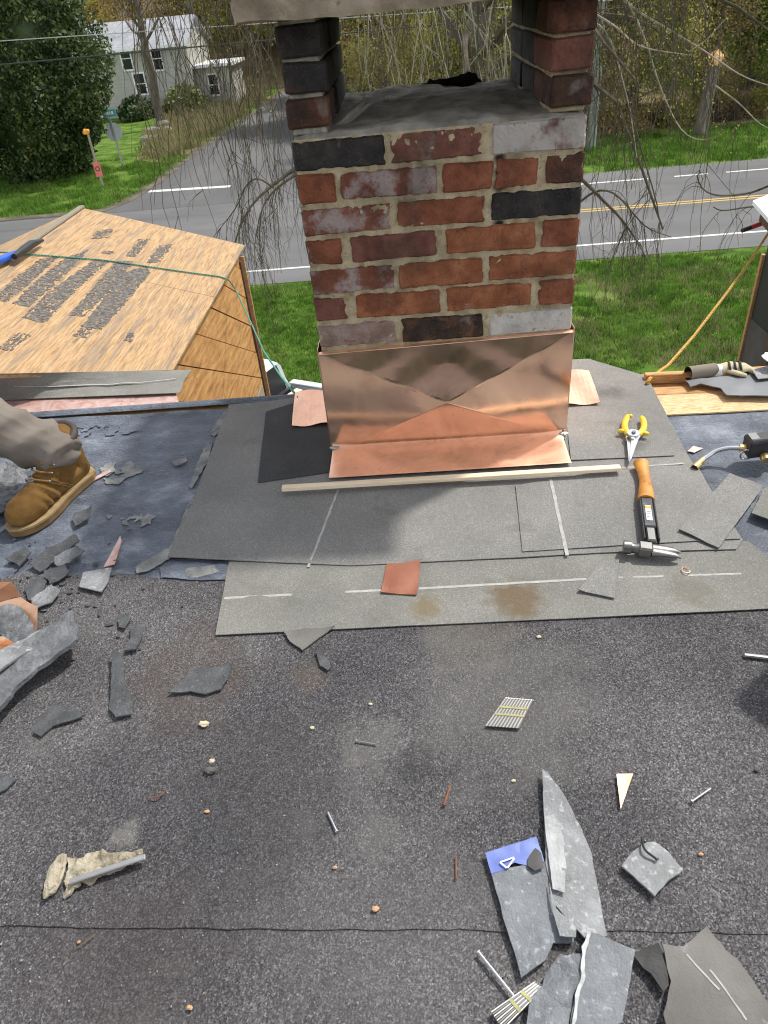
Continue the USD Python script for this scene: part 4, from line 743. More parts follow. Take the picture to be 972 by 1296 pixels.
hd_m, red_m, gal_m = look('teal_sign_face', [(.03, .25, .25), (.06, .34, .33)], 3., 3, .5), look('faded_red_sign', [(.5, .1, .09), (.62, .16, .14)], 4., 4, .5), look('galvanised_steel', [(.3, .31, .32), (.42, .43, .44)], 6., 4, .45, metal=.7)
signback_m = look('grey_sign_back', [(.3, .31, .33), (.38, .39, .41)], 3., 4, .5)
x, y = gp(156, 213)[:2]; st = thing('stop_sign', 'grey back of an octagonal stop sign under a teal street name plate', 'sign', (x, y, GZ)); hz2 = yp(145, 167, y)[2] - GZ
obj('post', box(-.04, .04, -.03, .03, -.2, hz2 + 1.0), gal_m, st)
o8 = [(.46 * math.cos(math.pi / 8 + k * math.pi / 4), .46 * math.sin(math.pi / 8 + k * math.pi / 4)) for k in range(8)]; q = trimesh.creation.extrude_polygon(Polygon(o8), .01); obj('octagon_plate', place(q, (0, .045, hz2), (1, .25, 0), (0, 0, 1)), signback_m, st)
zt = yp(138, 143, y)[2] - GZ; pt = obj('street_name_plate', box(-.46, .40, -.035, -.012, zt - .17, zt + .17, .004), hd_m, st)
for k, (a_, w_) in enumerate(((-.36, .1), (-.22, .07), (-.11, .12), (.06, .06), (.16, .12))): obj('white_mark', box(a_, a_ + w_, -.039, -.0355, zt - .07, zt + .07), white_m, pt)
x, y = gp(131, 238)[:2]; st = thing('marker_post', 'slim wooden marker post with orange top and red plate before the evergreen', 'sign', (x, y, GZ)); h1 = yp(113, 166, y)[2] - GZ; h2 = yp(124, 214, y)[2] - GZ
obj('post', box(-.045, .045, -.03, .03, -.2, h1), greywood_m, st); obj('orange_top', rock((-.05, 0, h1), (.17, .12, .12), 3, 2, .5), look('orange_flag', [(.6, .25, .03), (.75, .38, .06)], 9., 3, .6), st)
pl_ = obj('red_plate', box(-.17, .17, -.05, -.035, h2 - .33, h2 + .33, .004), red_m, st); rg = trimesh.creation.annulus(.07, .12, .006); rg.apply_transform(trimesh.transformations.rotation_matrix(math.pi / 2, (1, 0, 0))); rg.apply_translation((0, -.053, h2 + .02)); obj('dark_ring', rg, trim_dark_m, pl_)
x, y = gp(746, 190)[:2]; st = thing('utility_pole', 'grey green utility pole with conduit just right of the chimney', 'pole', (x, y, GZ)); pole_m = look('grey_green_pole', [(.09, .1, .085), (.15, .165, .145)], 4., 5, .9, stretch=(4, 4, .5)); pipe_m = look('green_grey_conduit', [(.2, .25, .22), (.26, .31, .28)], 3., 3, .5)
obj('pole', tube([(0, 0, -.3), (0, 0, 4), (0, 0, 9.2)], [.17, .15, .11], 12), pole_m, st, smooth=50); obj('conduit', tube([(.21, -.06, -.2), (.2, -.06, 3.4)], .05, 8), pipe_m, st); obj('crossarm', box(-1.1, 1.1, -.06, .06, 8.2, 8.32), pole_m, st)
wire_m = look('black_cable', [(.012, .012, .013), (.02, .02, .02)], 3., 2, .6)
pole_at = np.array([x, y])
def wire(name, pts, r, label, mat=wire_m): return obj(name, tube(smooth_path(pts, 40), r, 5), mat, label=label, cat='cable')
p0, p1 = yp(0, 82, 31), yp(350, 50, 31); d = (p1 - p0) / (p1[0] - p0[0]); w2 = [p0 + d * t for t in np.linspace(-60, x - p0[0], 14)]
wire('utility_cable', w2, .026, 'thick black utility cable passing before the far house')
p0, p1 = yp(0, 52, 31), yp(140, 43, 31); d = (p1 - p0) / (p1[0] - p0[0]) + np.array([0, .1, .0]); wire('utility_cable', [p0 + d * t for t in np.linspace(-60, x - p0[0], 14)], .016, 'thin pale upper utility cable before the evergreen', gal_m)
for u, v, sc, lf, nm, lb in ((186, 143, 1.0, ev_m, 'round_shrub', 'small clipped round evergreen shrub on the yellow green lawn'), (163, 112, 1.7, ev_m, 'shrub', 'dark shrub under the left windows of the far house'), (232, 118, 2.1, ev2_m, 'shrub', 'wide dark shrub before the right end of the far house')):
    x, y = gp(u, v)[:2]; x, y = (x, y) if v > 130 else (x * 64 / y, 64.); sh = thing(nm, lb, 'shrub', (x, y, GZ), 0, sc); q = bush(int(u), 2600, lf, .1); obj('stems', q[0], twig_m, sh); obj('foliage', q[1], lf, sh)
rk_m = look('pale_field_stone', [(.12, .115, .105), (.22, .21, .195), (.3, .29, .27)], 3., 6, .9, .6, 20., .02)
for k, (u, v, s_) in enumerate(((206, 160, .6), (194, 168, .5), (213, 167, .42), (186, 178, .45), (200, 176, .35))):
    x, y = gp(u, v)[:2]; obj('field_stone', rock((x, y, GZ + s_ * .2), (s_, s_ * .8, s_ * .6), k + 3, 2), rk_m, label=('largest pale field stone at the foot of the grey trunk', 'pale field stone left of the largest one on the bank', 'pale field stone right of the trunk foot', 'pale field stone nearest the lawn side of the bank', 'smallest pale field stone of the pile on the bank')[k], cat='stone')

# ================================================================ pickup parked below the ridge
P1 = pl(356, 455, (0, 0, 1), -4.8); fdir = np.array([-.9, .44, 0]); fdir /= np.linalg.norm(fdir); ldir = np.array([-fdir[1], fdir[0], 0])
o = P1 + ldir * .80 - fdir * .05; tk = thing('pickup_truck', 'silver pickup with black bed parked on the lawn side below the roof', 'pickup truck', (o[0], o[1], GZ), math.degrees(math.atan2(fdir[1], fdir[0])))
silver_m = usdkit.material(stage, '/World/Looks/silver_paint', {'p': ('principled_bsdf', {'base_color': (.62, .65, .68), 'roughness': .3, 'metallic': .25, 'coat_weight': .6})}, [], surface='p.BSDF')
black_m = usdkit.material(stage, '/World/Looks/black_plastic', {'p': ('principled_bsdf', {'base_color': (.012, .012, .013), 'roughness': .4})}, [], surface='p.BSDF')
def loft(secs):       # sections: (x, [(y, z), ...])
    n = len(secs[0][1]); V = np.array([(x, y, z) for x, s in secs for y, z in s]); F = []
    for i in range(len(secs) - 1):
        for j in range(n):
            a, b = i * n + j, i * n + (j + 1) % n; F += [(a, b, b + n), (a, b + n, a + n)]
    for o_, flip in ((0, 1), ((len(secs) - 1) * n, 0)):
        for j in range(1, n - 1): F.append((o_, o_ + j + 1, o_ + j) if flip else (o_, o_ + j, o_ + j + 1))
    q = T(V, F); q.fix_normals(); return q
def sec(w, z0, z1, r=.08): return [(-w, z0), (w, z0), (w + .02, (z0 + z1) / 2), (w - .03, z1 - r), (w - .03 - r, z1), (-w + .03 + r, z1), (-w + .03, z1 - r), (-w - .02, (z0 + z1) / 2)]
obj('body', loft([(0, sec(.93, .45, 1.12)), (1.7, sec(.93, .45, 1.12)), (1.75, sec(.92, .45, 1.08)), (2.9, sec(.88, .45, 1.0)), (3.1, sec(.8, .5, .85))]), silver_m, tk, smooth=35)
obj('cab', loft([(.0, sec(.86, 1.1, 1.2, .03)), (.06, sec(.79, 1.1, 1.68, .07)), (.2, sec(.74, 1.1, 1.76, .09)), (1.1, sec(.74, 1.1, 1.76, .09)), (1.35, sec(.72, 1.1, 1.7, .1)), (1.95, sec(.8, 1.1, 1.13, .02))]), silver_m, tk, smooth=35)
obj('rear_window', slab(grid_mesh(lambda u, v: np.c_[-.012 + .062 * v, .74 - (1.48 * u) + (u - .5) * .22 * v, 1.2 + .47 * v], 4, 4), .006), black_m, tk)
obj('windscreen', slab(grid_mesh(lambda u, v: np.c_[1.93 - .55 * v, -.68 + 1.36 * u - (u - .5) * .12 * v, 1.15 + .53 * v], 4, 4), .006), black_m, tk)
for s in (-1, 1):
    obj('side_window', slab(grid_mesh(lambda u, v: np.c_[.16 + 1.35 * u - .2 * v * u, np.full_like(u, s * .88) - s * .085 * v, 1.17 + .45 * v], 4, 4), .006), black_m, tk)
    obj('bed_side', box(-1.95, -.03, s * .93, s * .80, .45, 1.24, .02), silver_m, tk); obj('bed_rail', box(-1.95, -.03, s * .945, s * .79, 1.243, 1.275, .008), black_m if s > 0 else silver_m, tk)
    obj('headlight', rock((3.02, s * .62, .82), (.1, .17, .09), 3, 2, .05), white_m, tk); obj('mirror', rock((1.5, s * 1.05, 1.25), (.06, .13, .1), 4, 2, .05), black_m, tk)
    for xx in (-1.25, 2.2):
        w = trimesh.creation.cylinder(.37, .24, sections=28); w.apply_transform(trimesh.transformations.rotation_matrix(math.pi / 2, (1, 0, 0))); w.apply_translation((xx, s * .82, .37)); wh = obj('wheel', w, black_m, tk)
        w = trimesh.creation.cylinder(.22, .25, sections=20); w.apply_transform(trimesh.transformations.rotation_matrix(math.pi / 2, (1, 0, 0))); w.apply_translation((xx, s * .825, .37)); obj('rim', w, gal_m, wh)
obj('bed_floor', box(-1.93, -.03, -.79, .79, .6, .75), black_m, tk); obj('tailgate', box(-2.0, -1.952, -.93, .93, .5, 1.24, .015), silver_m, tk); obj('front_bulkhead', box(-.09, -.03, -.79, .79, .75, 1.2), black_m, tk)
tb = thing('bed_tool_box', 'black tool chest lying in the pickup bed', 'tool chest', (*(o - fdir * .75 + ldir * -.15)[:2], GZ + .75), math.degrees(math.atan2(fdir[1], fdir[0])))
obj('chest', box(-.3, .3, -.45, .35, 0, .34, .03), black_m, tb); obj('lid', box(-.31, .31, -.46, .36, .342, .40, .02), black_m, tb)
lm = thing('lumber_board', 'pale board lying across the pickup bed', 'board', (0, 0, 0)); obj('plank', bar(pl(352, 512, (0, 0, 1), -5.22), pl(379, 493, (0, 0, 1), -5.2), .14, .03, .004), wood_m, lm)

# ================================================================ tools on the roof
def steel(name, c, r, metal=1.): return usdkit.material(stage, '/World/Looks/' + name, {'tc': ('texture_coordinate', {}), 'n': ('noise_texture', {'scale': 90., 'detail': 4.}), 'm': ('map_range', {'to_min': r - .1, 'to_max': r + .12}), 'p': ('principled_bsdf', {'base_color': c, 'metallic': metal})}, [('tc.object', 'n.vector'), ('n.fac', 'm.value'), ('m.result', 'p.roughness')], surface='p.BSDF')
forged_m, bright_m, dull_m, rust_m = steel('forged_steel', (.2, .195, .19), .4), steel('bright_steel', (.72, .72, .71), .2), steel('dull_nail_steel', (.5, .5, .49), .4), look('rusty_steel', [(.14, .05, .02), (.26, .1, .04)], 60., 4, .8)
brass_m = steel('brass', (.72, .52, .22), .32)
amber_m = look('amber_leather_grip', [(.34, .13, .02), (.5, .21, .03), (.6, .28, .05)], 22., 5, .55, .4, 160., .0008, speck=((40., .56, .7, (.16, .07, .02), .6), (120., .62, .72, (.1, .05, .02), .5)))
yel_grip_m = look('yellow_vinyl_grip', [(.6, .4, .015), (.74, .52, .03)], 12., 3, .42, .2, 200., .0005, speck=((70., .58, .7, (.25, .16, .02), .6),))
blk_m = look('black_rubber', [(.012, .012, .013), (.022, .022, .023)], 30., 4, .5)
nylon_m = look('charcoal_nylon', [(.03, .032, .038), (.05, .053, .06)], 30., 4, .5, speck=((60., .58, .7, (.16, .15, .14), .5),))
def rdir(a, b, l=0.):
    A, B = rp(*a, l), rp(*b, l); d = B - A; return A, B, d / np.linalg.norm(d), np.linalg.norm(d)
def prism(profile, w, ch=.0):   # outline in (x, y) extruded in z about 0
    q = trimesh.creation.extrude_polygon(Polygon(profile), w); q.apply_translation((0, 0, -w / 2)); return q
RN = np.array([0, -ROOF_S, 1.]); RN /= np.linalg.norm(RN)
# claw hammer: x runs from the grip's end to the head, y across it (head lies along y), z up
ham = thing('claw_hammer', 'claw hammer with amber grip and steel head lying on the grey underlayment', 'hammer')
A, B, hd, hl = rdir((811, 586), (826, 694), .036); hy = np.cross(RN, hd)
def H(m_): return place(m_, A, hd, hy)
t = np.linspace(0, 1, 14); gl = hl * .47
gr = tube(np.c_[t * gl, .004 * np.sin(t * 3.1), 0 * t], .0165 * (1.06 - .22 * np.sin(t * 3.1 + .3) + .16 * np.exp(-((t - .02) / .12) ** 2) + .1 * np.exp(-((t - .85) / .2) ** 2)), 16)
gr.vertices[:, 2] *= .78; obj('grip', H(gr), amber_m, ham, smooth=50)
obj('neck', H(box(gl - .006, hl * .80, -.0150, .0150, -.0085, .0085, .004)), nylon_m, ham); obj('shank', H(box(hl * .80 + .0005, hl * .94, -.0105, .0105, -.0075, .0075, .003)), forged_m, ham)
for sy in (-1, 1): obj('neck_edge', H(box(gl + .004, hl * .93, sy * .0135, sy * .0175, -.0095, .0095, .0015)), blk_m, ham)
lb = obj('label', H(box(hl * .565, hl * .735, -.0065, .0065, .0088, .0094)), look('white_label', [(.62, .63, .66), (.7, .7, .72)], 40., 3, .5), ham)
obj('orange_band', H(box(hl * .575, hl * .605, -.0064, .0064, .00955, .0099)), look('orange_ink', [(.65, .3, .05), (.7, .36, .08)], 30., 2, .5), lb)
lg_m = look('grey_ink', [(.2, .2, .22), (.26, .26, .28)], 40., 2, .5)
for k in range(3): obj('ink_line', H(box(hl * (.63 + .03 * k), hl * (.642 + .03 * k), -.0045, .0045 - .002 * k, .00955, .0098)), lg_m, lb)
C_, D_ = rp(789, 692, .036), rp(862, 701, .030); hx = D_ - C_; HL = np.linalg.norm(hx); hx /= HL; hq = np.cross(RN, hx)
def K(m_): return place(m_, C_, hx, hq)
face = trimesh.creation.cylinder(.0150, .016, sections=24); face.apply_transform(trimesh.transformations.rotation_matrix(math.pi / 2, (0, 1, 0))); face.apply_translation((.008, 0, 0)); obj('striking_face', K(face), forged_m, ham, smooth=40)
pol = tube([(.0165, 0, 0), (.022, 0, 0), (.032, 0, 0)], [.0115, .0105, .0125], 16); obj('poll', K(pol), forged_m, ham, smooth=40)
obj('head_block', K(box(.0305, .062, -.0145, .0145, -.0135, .0135, .004)), forged_m, ham)
for s in (-1, 1):
    cl = tube([(.060, s * .006, .001), (.085, s * .0065, .003), (.108, s * .0075, .001), (HL, s * .0085, -.006)], [.0125, .0105, .008, .0035], 8); cl.vertices[:, 2] = (cl.vertices[:, 2]) * .62; obj('claw', K(cl), forged_m, ham, smooth=50)
# tin snips: x from the pivot toward the tip, grips the other way
sn = thing('tin_snips', 'tin snips with yellow grips and chrome jaws above the hammer', 'snips')
A, B, sd, sl_ = rdir((801, 553), (797, 585), .034); sy_ = np.cross(RN, sd)
def S(m_): return place(m_, A, sd, sy_)
for s in (-1, 1):
    pr = [(-.018, s * .012), (.004, s * .0185), (.02, s * .014), (sl_ * .9, s * .0035), (sl_, s * .0008), (sl_ * .8, s * -.002), (.016, s * -.003), (-.012, s * -.004)]
    q = prism(pr if s > 0 else pr[::-1], .007); q.apply_translation((0, 0, s * .0037)); obj('jaw', S(q), bright_m, sn)
    P = np.array([(-.012, s * .011, 0), (-.028, s * .0215, 0), (-.055, s * .026, 0), (-.085, s * .0235, 0), (-.108, s * .0205 - (.004 if s > 0 else 0), 0)]); q = tube(smooth_path(P, 12), np.r_[.007, np.linspace(.0088, .0085, 8), .008, .0075, .005], 12); q.vertices[:, 2] *= .85; obj('grip', S(q), yel_grip_m, sn, smooth=60)
    obj('grip_guard', S(rock((-.024, s * .031, 0), (.006, .010, .006), 3, 2, .05)), yel_grip_m, sn)
obj('latch', S(rock((-.106, -.014, 0), (.006, .007, .006), 4, 2, .05)), yel_grip_m, sn)
pv = trimesh.creation.cylinder(.0165, .004, sections=28); pv.apply_translation((-.004, 0, .0095)); obj('pivot_plate', S(pv), bright_m, sn); pv = trimesh.creation.cylinder(.006, .004, sections=6); pv.apply_translation((-.004, 0, .0135)); obj('pivot_nut', S(pv), forged_m, sn)
pv = trimesh.creation.cylinder(.0045, .003, sections=16); pv.apply_translation((.020, 0, .009)); obj('stop_screw', S(pv), bright_m, sn)
# gas torch at the right margin
to = thing('gas_torch', 'brass tipped gas torch with black valve body lying at the right edge of the roof', 'torch')
n0, n1, n2, n3, n4 = rp(879, 592, .022), rp(890, 581, .03), rp(905, 571, .042), rp(920, 567, .05), rp(938, 567, .055)
tb_ = smooth_path([n1, n2, n3, n4], 14); obj('burner_tube', tube(tb_, .0062, 12), bright_m, to, smooth=60)
obj('brass_tip', tube([n0, n0 + (n1 - n0) * .45, n0 + (n1 - n0) * .46, n1], [.0098, .0098, .008, .0075], 14), brass_m, to, smooth=40); ti = n0 - (n1 - n0) / np.linalg.norm(n1 - n0) * .001; obj('tip_bore', tube([ti, ti - (ti - n0) * .2], [.0075, .0075], 12), blk_m, to)
ax = (rp(975, 562, .06) - n4); ax /= np.linalg.norm(ax); ay = np.cross(RN, ax)
def G(m_): return place(m_, n4, ax, ay)
obj('brass_collar', G(tube([(-.004, 0, 0), (.012, 0, 0)], .0095, 14)), brass_m, to); obj('valve_body', G(box(.0125, .085, -.021, .024, -.024, .026, .004)), blk_m, to)
obj('valve_cap', G(box(.012, .088, -.023, -.012, .02, .034, .003)), nylon_m, to); obj('body_plate', G(box(.018, .04, -.018, .02, .0262, .0285, .001)), forged_m, to); obj('trigger_loop', G(tube([(.010 + .016 * math.cos(a), -.014, -.012 + .014 * math.sin(a)) for a in np.linspace(0, 6.283, 17)], .0025, 6, False)), bright_m, to)
kb = G(tube([(.048, -.022, -.012), (.048, -.028, -.014), (.048, -.040, -.018)], [.009, .0125, .0115], 14)); obj('brass_knob', kb, brass_m, to, smooth=40)
obj('cylinder', G(tube([(.0855, .004, 0), (.10, .004, 0), (.115, .004, .002), (.30, .004, .004), (.33, .004, .004)], [.02, .022, .036, .037, .02], 20)), look('blue_gas_cylinder', [(.02, .08, .25), (.03, .1, .3)], 4., 3, .4), to, smooth=40)
# the blue hammer on the dormer
bh = thing('blue_handled_hammer', 'hammer with blue grip and black head lying on the plywood dormer at the left edge', 'hammer')
q0, q1, q2, q3 = dp_(-55, 352, .03), dp_(22, 320, .032), dp_(26, 318, .032), dp_(46, 308, .034)
blue_m = look('blue_rubber_grip', [(.01, .07, .42), (.015, .1, .55)], 20., 3, .4)
obj('grip', tube(smooth_path([q0, (q0 + q1) / 2, q1], 8), [.015, .0165, .017, .0155, .015, .016, .0155, .012], 12), blue_m, bh, smooth=60)
obj('neck', tube([q1, q2 + (q3 - q2) * .6], [.0095, .0095], 8), blk_m, bh)
hd_ = q3 - q2; hx_ = np.cross(hd_, (0.31, 0, .95)); hx_ /= np.linalg.norm(hx_)
obj('head', tube([dp_(18, 325, .04), dp_(30, 316, .04), dp_(40, 309, .042), dp_(54, 304, .03)], [.013, .017, .018, .007], 10), blk_m, bh, smooth=50)
# ropes
def rope(name, path, r, mat, label, strands=2, turns=60, n=400):
    P = smooth_path(path, n); t = np.gradient(P, axis=0); t /= np.linalg.norm(t, axis=1, keepdims=True); x = np.cross(t, (0, .3, 1.)); x /= np.linalg.norm(x, axis=1, keepdims=True); y = np.cross(t, x); ph = np.linspace(0, turns * 6.283, n)[:, None]
    th = thing(name, label, 'rope')
    for k in range(strands):
        a = ph + k * 2 * math.pi / strands; obj('strand', tube(P + r * .5 * (np.cos(a) * x + np.sin(a) * y), r * .6, 5), mat, th, smooth=True)
green_rope_m = look('green_cord', [(.05, .2, .15), (.09, .29, .22)], 150., 3, .7); yellow_rope_m = look('golden_poly_rope', [(.42, .23, .03), (.6, .36, .06)], 120., 3, .6)
e_ = dp_(286, 353, .006); rope('green_rope', [dp_(-120, 330, .006), dp_(0, 319, .006), dp_(130, 329, .006), dp_(240, 345, .006), dp_(278, 350, .006), e_ + (.012, 0, -.004), pl(298, 366, (1, 0, 0), -.95), pl(312, 396, (0, 1, 0), 1.55), pl(334, 445, (0, 1, 0), 1.1), pl(356, 477, (0, 1, 0), .7), rp(377, 503, .03) + (0, .0, 0), rp(379, 507, .026)], .0042, green_rope_m, 'thin green rope draped over the plywood dormer to the chimney', 2, 110, 420)
rope('yellow_rope', [rp(818, 486, .018), rp(822, 480, .03), pl(846, 462, (0, 1, 0), .5), pl(876, 428, (0, 1, 0), .72), pl(916, 376, (0, 1, 0), 1.0), pl(950, 330, (0, 1, 0), 1.22), pl(976, 290, (0, 1, 0), 1.4)], .0055, yellow_rope_m, 'golden yellow twisted rope running from the ridge up to the right dormer', 3, 36, 420)
pb = thing('red_handled_bar', 'red bar with black end sticking out under the white edge at right', 'bar'); p0, p1, p2 = pl(939, 292, (0, 1, 0), 1.35), pl(950, 288, (0, 1, 0), 1.36), pl(1010, 266, (0, 1, 0), 1.42)
redm = look('red_enamel', [(.5, .04, .05), (.58, .06, .07)], 8., 3, .45); obj('black_end', tube([p0, p1], .009, 10), blk_m, pb); obj('handle', tube([p1, p2], .0095, 10), redm, pb)

# ================================================================ offcuts, scraps and debris
def scrap(name, px, mat, label, cat, l=.021, th=.002, rag=.002, warp=.008, seed=0, curl=None, step=.008, wsc=14.):
    t = roll(px); c_ = np.mean(t, 0); R_ = max(np.linalg.norm(np.array(t) - c_, axis=1))
    if curl is None and R_ > .02: curl = lambda x, y: .022 * min(1.2, math.hypot(x - c_[0], y - c_[1]) / R_) ** 3 * max(0., meshkit.noise(np.array([x * 14 + seed, y * 14, seed * .7])) - .35) * min(1, R_ / .08)
    return obj(name, sheet(t, on_roof(l), th, rag, step, warp, wsc, seed, curl), mat, label=label, cat=cat)
slate_m = look('blue_grey_shingle', [(.07, .077, .088), (.13, .142, .158), (.21, .225, .245)], 16., 8, .5, .8, 260., .002, nrough=.65, speck=((90., .58, .68, (.34, .36, .38), .65), (14., .6, .75, (.03, .032, .036), .6)), rvar=.15)
slate_dark_m = look('dark_charcoal_shingle', [(.04, .042, .046), (.07, .074, .08), (.115, .12, .128)], 18., 9, .75, 1., 240., .003, nrough=.7, speck=((120., .6, .7, (.2, .21, .22), .5), (16., .58, .72, (.025, .026, .028), .6)))
slate2_m = look('light_grey_shingle', [(.11, .116, .122), (.19, .198, .206), (.3, .31, .32)], 14., 8, .55, .8, 260., .002, nrough=.65, speck=((90., .56, .66, (.42, .43, .44), .7),), rvar=.15)
crush_m = look('crumpled_grey_membrane', [(.06, .064, .07), (.13, .137, .145), (.25, .26, .275)], 12., 9, .5, 1., 70., .006, nrough=.68, speck=((40., .62, .72, (.03, .032, .035), .7),))
brown_felt_m = look('brown_grey_shingle', [(.07, .066, .06), (.11, .104, .096), (.16, .152, .14)], 8., 7, .7, .6, 300., .0015, speck=((30., .66, .76, (.3, .3, .29), .5),))
cu_scrap_m, cu_pink_m = copper('copper_offcut', (.96, .58, .38), .38, .1, .1, .3), cu_film_m
old_cu_m = copper('old_brown_copper', (.62, .3, .17), .5, .1, .2, .3)
scrap('copper_square', [(490, 719), (533, 716.5), (528, 760), (483, 757)], look('red_brown_copper_face', [(.2, .07, .04), (.27, .1, .06), (.33, .14, .09)], 12., 5, .55, .2, 200., .0006, metal=.25), 'red brown copper square with bright cut edges on the lowest underlayment strip', 'copper scrap', .0135, .0018, 0, .002, 3)
scrap('copper_triangle', [(779, 986), (800, 986), (784, 1031)], look('pale_peach_copper', [(.66, .4, .25), (.72, .46, .3)], 12., 3, .45, metal=.4), 'bright peach copper triangle alone on the granule roofing at right', 'copper scrap', .012, .0012, 0, .006, 4)
scrap('copper_sliver', [(154, 683), (156, 690), (147, 719), (133, 723)], cu_pink_m, 'pointed pink copper sliver on the blue membrane in front of the boot', 'copper scrap', .008, .0012, 0, .012, 5)
scrap('copper_sliver', [(110, 613), (140, 598), (143, 601), (122, 611), (112, 618)], cu_pink_m, 'narrow pink copper sliver behind the boot heel', 'copper scrap', .008, .0012, 0, .008, 6)
scrap('copper_chip', [(869, 575), (877, 568), (889, 571), (878, 577)], cu_pink_m, 'tiny pink copper chip left of the gas torch', 'copper scrap', .008, .0012, 0, .004, 7)
cr = rp(868, 722, .016); obj('copper_curl', tube([cr + (.008 * math.cos(a), .010 * math.sin(a), .002 * a / 6) for a in np.linspace(.6, 6., 16)], .0011, 5), copper_flat_m, label='thin curled copper wire ring on the strip below the hammer', cat='wire')
scrap('underlayment_scrap', [(921, 609), (963, 626), (907, 703), (857, 681)], felt_m, 'square loose underlayment scrap at right of the hammer head', 'underlayment scrap', .0205, .002, .0012, .002, 8)
scrap('underlayment_scrap', [(762, 716), (782, 718), (777, 765), (731, 755)], felt_m, 'small wedge shaped underlayment scrap below the hammer', 'underlayment scrap', .0165, .002, .0012, .002, 9)
scrap('underlayment_scrap', [(964, 628), (1000, 612), (1030, 690), (948, 660)], felt_olive_m, 'olive underlayment scrap cut off by the right picture edge', 'underlayment scrap', .0205, .002, .0012, .002, 10)
# nail strips: each nail its own part
paper_m = look('yellow_collation_strip', [(.24, .23, .1), (.38, .36, .16)], 60., 3, .6)
def nail_strip(label, c, a0, b0, n, l, headless=True):
    t = thing('nail_strip', label, 'nail strip'); P0, P1, Q0, Q1 = rp(*c[0], l), rp(*c[1], l), rp(*c[2], l), rp(*c[3], l)
    for k in range(n):
        s = k / (n - 1); a = P0 + (Q0 - P0) * s; b = P1 + (Q1 - P1) * s
        obj('nail', cat_mesh([tube([a, b], .00135, 6), tube([b, b + (b - a) / np.linalg.norm(b - a) * .0012], .0024, 8)]), (dull_m, forged_m)[k % 2], t)
    for s in (.42, .68): d = (P1 - P0) * s; e = (Q1 - Q0) * s; obj('collation_strip', bar(P0 + d + (0, 0, .0016), Q0 + e + (0, 0, .0016), .005, .0008, .0002), paper_m, t)
nail_strip('collated strip of framing nails with yellow bands on the middle of the granule roofing', ((615, 919), (640, 884), (656, 922), (674, 887)), 0, 0, 20, .0145)
nail_strip('shorter strip of collated nails beside the big loose nail at the bottom edge', ((622, 1281), (677, 1243), (636, 1303), (688, 1250)), 0, 0, 9, .016)
def nail(a, b, r, label, mat=dull_m, hr=.0033, bend=None, l=.013, headend=1):
    A, B = rp(*a, l), rp(*b, l); d = (B - A) / np.linalg.norm(B - A); P = smooth_path([A, rp(*bend, l + .006), B], 9) if bend else [A, (A + B) / 2, B]
    t = thing('nail', label, 'nail'); obj('shaft', tube(P, r, 8), mat, t)
    if hr: e = B if headend else A; s = 1 if headend else -1; obj('head', tube([e, e + s * d * .0016], hr, 10), mat, t)
nail((477, 942), (452, 937.5), .0017, 'short bright nail lying alone left of the yellow banded nail strip', bright_m)
nail((415, 1028), (426, 1052), .0018, 'bright nail with round head below the middle of the granule roofing', bright_m)
nail((570, 994), (562, 1018), .0016, 'reddish rusty nail right of the lower bright nail', rust_m)
nail((577, 1082), (577.5, 1111), .0011, 'thin rusty pin standing upright in the picture left of the blue taped shingle', rust_m, .0018)
nail((899, 998), (876, 1014), .0018, 'dull grey nail right of the peach copper triangle', dull_m)
nail((812, 1060), (831, 1087), .0019, 'bent dark nail on the small square shingle scrap', blk_m, .003, (815, 1076), .024)
nail((208, 1002), (189, 1010), .0011, 'thin curved dark wire nail near the left on the granule roofing', rust_m, .0014, (202, 1008))
nail((650, 1261), (606, 1206), .0024, 'long loose nail above the lower nail strip', dull_m, .0042, None, .014)
nail((985, 834), (942, 829), .0042, 'thick grey rod at the right picture edge below the underlayment', dull_m, .0)
# mortar crust with its strip of lead
crust_m = look('cream_mortar_crust', [(.22, .19, .135), (.35, .31, .23), (.44, .4, .31)], 30., 7, .9, .8, 260., .004, speck=((50., .56, .7, (.14, .11, .07), .8), (160., .6, .7, (.1, .085, .06), .6)))
mc = thing('mortar_crust', 'cream mortar crust with a grey metal strip stuck in it at lower left', 'mortar')
obj('crust', sheet(roll([(x / 3.24, 1000 + y / 3.24) for x, y in ((268, 450), (285, 425), (272, 385), (290, 345), (290, 305), (322, 285), (345, 312), (372, 285), (430, 263), (465, 282), (595, 268), (580, 300), (550, 320), (490, 345), (430, 375), (380, 405), (345, 400), (320, 440), (285, 460))]), on_roof(.0085), .005, .006, .0035, .020, 75., 3), crust_m, mc)
obj('crust', cat_mesh([rock(rp(66, 1100, .016), (.009, .016, .009), 3, 2, .3), rock(rp(72, 1118, .016), (.011, .02, .010), 5, 2, .4)]).convex_hull if False else rock(rp(69, 1110, .017), (.0125, .034, .011), 5, 3, .45), crust_m, mc, label='separate thick lump at the left end')
obj('metal_strip', bar(rp(88, 1116, .026), rp(184, 1084, .024), .010, .004, .0015), dull_m, mc)
